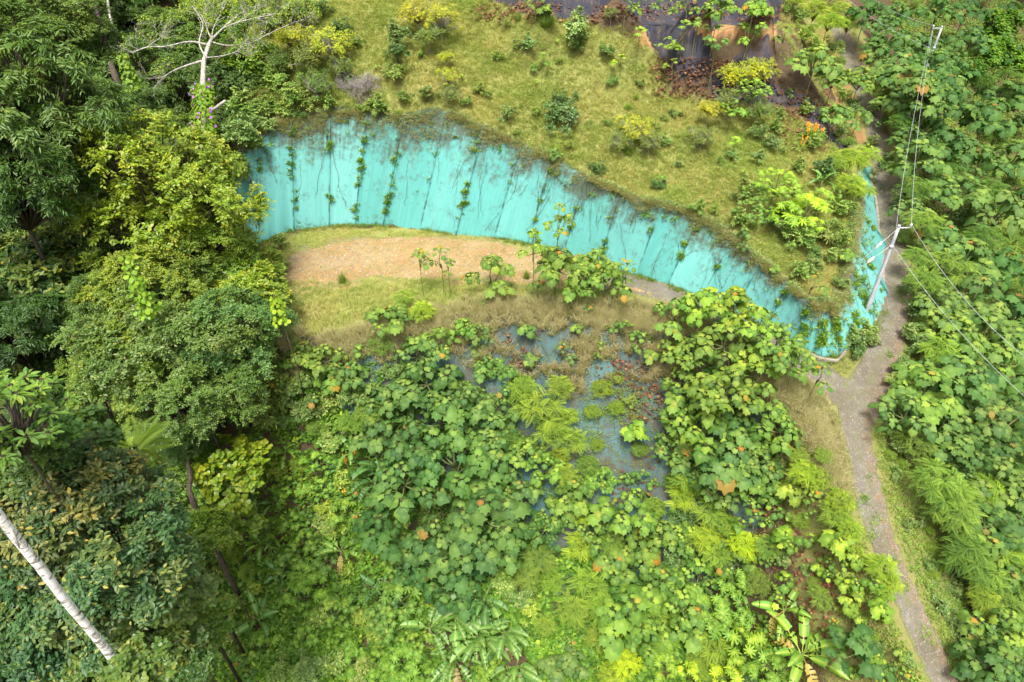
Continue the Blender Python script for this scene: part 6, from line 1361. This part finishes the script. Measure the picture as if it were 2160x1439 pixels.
sleeve("leaves", vn, o0, [(430,370,51.0),(432,320,51.3),(430,280,51.6),(428,230,51.9),(428,190,52.2),(430,178,52.4)], [.75, .35, .8, .75, .65, .3], 'vine', (1.15, 1.1, .8), 2100, 0) if False else sleeve("leaves", vn, o0, [(430,370,51.0),(432,320,51.3),(430,280,51.6),(428,230,51.9),(428,190,52.2),(430,178,52.4)], [.75, .35, .8, .75, .65, .3], 2300, 'vine', (1.15, 1.1, .8), .22, 80)
st_ = PT(462, 222, 51.8) - o0; A = Acc(); A.tube([PT(440, 240, 52) - o0, st_, PT(476, 212, 51.7) - o0], [.12, .11, .09], 7); link("broken_limb", A.mesh("broken_limb", M['palebark']), root)
# other tall trunks at the top left
def tall_trunk(L, rad, mat, label, name="tall_tree", crown=None, cr=(2.4, D_)):
    P = path_px(L); b_ = P[0]; gz = ter(b_[0], b_[1])[0]; o0 = np.array((b_[0], b_[1], gz)); root = link(name, None); root.location = tuple(o0); tag(root, label, "tree", "tall trunks at the top left")
    P = [np.array((b_[0], b_[1], gz - .3))] + P; A = Acc(); Q = smooth_line(P, 4); A.tube([p - o0 for p in Q], np.linspace(rad * 1.3, rad * .7, len(Q)), 9); link("trunk", A.mesh("trunk", M[mat], True), root)
    if crown:
        K = KIND[crown]; cm, lm = K['V'][0]; s = cr[0] / K['R']
        for nm, me in (("crown", cm), ("limbs", lm)):
            o = link(nm, me, root); o.location = tuple(P[-1] - o0); o.scale = (s, s, s); o.color = (*cr[1], 1)
tall_trunk([(252,185,56),(236,140,57),(218,70,58.5),(196,0,60),(180,-60,61)], .22, 'bark', "tall dark leaning trunk among the top left trees", crown='drooping')
tall_trunk([(242,85,60),(236,55,60.5),(228,10,61),(222,-50,61.5)], .12, 'palebark', "slim pale trunk just right of the dark leaning one", crown='drooping', cr=(1.6, D_))
tall_trunk([(200,90,62),(180,40,63),(166,0,64),(150,-50,65)], .17, 'bark', "dark trunk left of the leaning trunk at the top edge", crown='drooping', cr=(1.8, D_))
tall_trunk([(408,1060,42),(402,1010,42.5),(393,960,43),(388,930,43.4)], .15, 'bark', "slim mottled trunk rising from the dark gap below the grey-green trees", name="slim_trunk_tree", crown='fine', cr=(1.4, D_))
# climbing creeper sprays
def creeper_tree(u, v, t, n, R, tone, label):
    b_ = PT(u, v, t); gz = ter(b_[0], b_[1])[0]; o0 = np.array((b_[0], b_[1], gz)); root = link("creeper", None); root.location = tuple(o0); tag(root, label, "creeper", "creepers on the forest trees")
    H = b_[2] - gz; A = Acc(); A.tube([(0, 0, 0), (.2, .1, H * .5), (0, 0, H + R)], .03, 4); link("stem", A.mesh("stem", M['bark']), root)
    z = r.uniform(-1, 1, n); th = r.random(n) * 6.28; rad = R * .38 * (1 - .4 * z) * r.random(n) ** .5
    Q = np.stack([np.cos(th) * rad, np.sin(th) * rad, H + z * R], 1); out = hvec(th)
    A = Acc(); A.inst(ROUND, frames(out * .5 + np.array((0, 0, -.7)) + r.normal(size=(n, 3)) * .3, out + np.array((0, -.4, .7)) + r.normal(size=(n, 3)) * .3), Q, .27 * r.uniform(.6, 1.3, n), r.random(n), r.random(n) * .5)
    o = link("leaves", A.mesh("leaves", M['vine']), root); o.color = (*tone, 1)
creeper_tree(270, 150, 53, 260, 1.3, (1, 1, .8), "bright creeper hanging beside the dark leaning trunk")
creeper_tree(300, 620, 38, 230, 1.3, (1.1, 1.1, .8), "lime creeper draped over the middle forest crown")
creeper_tree(272, 560, 40, 110, .7, (1.3, 1.2, .8), "small lime creeper higher up the middle forest crown")
creeper_tree(310, 1080, 38, 160, .9, (1.1, 1.1, .8), "round-leaved creeper beside the dark palm")
creeper_tree(585, 650, 42, 90, 1.0, (1.5, 1.3, .7), "hanging yellow-green creeper at the forest's right edge")
creeper_tree(60, 1170, 27, 90, .5, (1, 1, .8), "round-leaved creeper below the white trunk at the left")
# forest carrying on past both sides of the view
r = np.random.default_rng(91); n = 15000; X = r.uniform(-110, 110, n); Y = r.uniform(-12, 125, n); Z = ter(X, Y)
U, V = proj(np.stack([X, Y, Z + 3], -1)); dep = Y * cp - (Z - CAM_H) * sp
m = ((U < -260) | (U > 2330) | (V > 1700) | (V < -330) | (dep < 4)) & (dep > -60) & ((X > 30) | (X < -25) | (Y > 88) | (Y < 12))
P = np.stack([X, Y, Z], -1)[m]; P[:, 2] += 2.5 * vnoise(P[:, 0], P[:, 1], 5, 92)
cover("outlying_forest", P, r, OVAL, 'tree', 26, 1.3, 1.0, (-.3, .8), 3.0, "green forest mass continuing outside the photo", agep=.1)

# ================================================================== one label per plant: its look, then its rank from a landmark
LM = {"the road fork": (1800, 840), "the pole's top": (1896, 478), "the pole's foot": (1822, 670), "the far pole": (1985, 60), "the white leaning trunk's middle": (130, 1250), "the dirt clearing's centre": (850, 540),
 "the vine-covered trunk": (430, 270), "the netting's bare top": (1100, 730), "the netting's bare middle": (1300, 880), "the sheet's left end": (520, 400), "the sheet's right tip": (1740, 720),
 "the small orange ledge": (1500, 75), "the road's bottom end": (2000, 1430), "the bottom right corner": (2160, 1439), "the top right corner": (2160, 0), "the big plantain thicket": (1000, 1330), "the bright banana pair": (1680, 1330),
 "the orange-flowered plant": (1710, 290), "the road's top end": (1850, 260), "the leafless grey bush": (770, 180), "the top left corner": (0, 0), "the bottom left corner": (0, 1439), "the shaded palm": (290, 980),
 "the right edge's midpoint": (2160, 720), "the left edge's midpoint": (0, 720), "the bottom edge's midpoint": (1080, 1439), "the browned banana plant": (718, 1160), "the lone grass clump": (724, 595), "the road's lower bend": (1880, 1190)}
ORD = ["", "second ", "third ", "fourth ", "fifth ", "sixth ", "seventh ", "eighth ", "ninth ", "tenth "] + ["%dth " % k for k in range(11, 61)]
def tonew(key, t):
    g_ = t[0] / max(t[2], .01)
    if key == 'yellow': return "yellow-leaved" if t[0] > 1.1 else ("golden-green" if t[0] > .5 else "dull olive")
    if t[0] >= 1.55: return "yellow-green"
    if t[0] >= 1.2: return "light green"
    if t[0] <= .75: return "dark green"
    return "mid-green"
KW = {'smalltree': 'small bushy forest tree', 'balsa': "broad-leaved balsa sapling", 'balsa_small': "small thin balsa sapling", 'balsa_tall': "tall narrow balsa sapling", 'balsa_star': "star-leaved sapling", 'cecropia': "umbrella-leaved cecropia", 'cecropia_small': "young single-crowned cecropia",
      'feather': "feathery fern-leaved tree", 'fern_shrub': "low ferny shrub", 'bush': "rounded leafy shrub", 'yellow': "airy small-leaved shrub", 'drooping': "forest tree with drooping narrow leaves", 'fine': "forest tree with fine small leaves",
      'glossy': "forest tree with large glossy leaves", 'rosette': "rosette-leaved tree", 'vinetree': "creeper-smothered tree"}
GW = {'smalltree': 'small bushy trees at the forest edge', 'balsa': "broad-leaved saplings on the slopes", 'balsa_small': "small balsa saplings", 'balsa_tall': "tall narrow saplings", 'balsa_star': "star-leaved saplings", 'cecropia': "umbrella-leaved cecropias", 'cecropia_small': "young cecropias", 'feather': "feathery trees",
      'fern_shrub': "ferny shrubs", 'bush': "leafy shrubs on the slopes", 'yellow': "yellow shrubs on the grass slope", 'drooping': "forest trees on the left", 'fine': "fine-leaved forest trees", 'glossy': "glossy-leaved forest trees", 'rosette': "rosette-leaved trees at the left edge", 'vinetree': "creeper-smothered trees top right"}
from collections import defaultdict
looks = defaultdict(list)
for q in PLANTS: looks[(tonew(q[1], q[2]), KW[q[1]])].append(q)
used = set()
for (tw, kw), L in looks.items():
    for q in L:
        best = None
        for nm, (a_, b_) in LM.items():
            d0 = (q[3] - a_) ** 2 + (q[4] - b_) ** 2; rk = sum((p[3] - a_) ** 2 + (p[4] - b_) ** 2 < d0 for p in L)
            if best is None or (rk, d0) < best[:2]: best = (rk, d0, nm)
        lab = "%s %s, %snearest to %s" % (tw, kw, ORD[best[0]], best[2])
        if len(L) == 1: lab = "%s %s near %s" % (tw, kw, best[2])
        tag(q[0], lab, KIND[q[1]]['cat'], GW[q[1]] if len([1 for p in PLANTS if p[1] == q[1]]) > 1 else None)
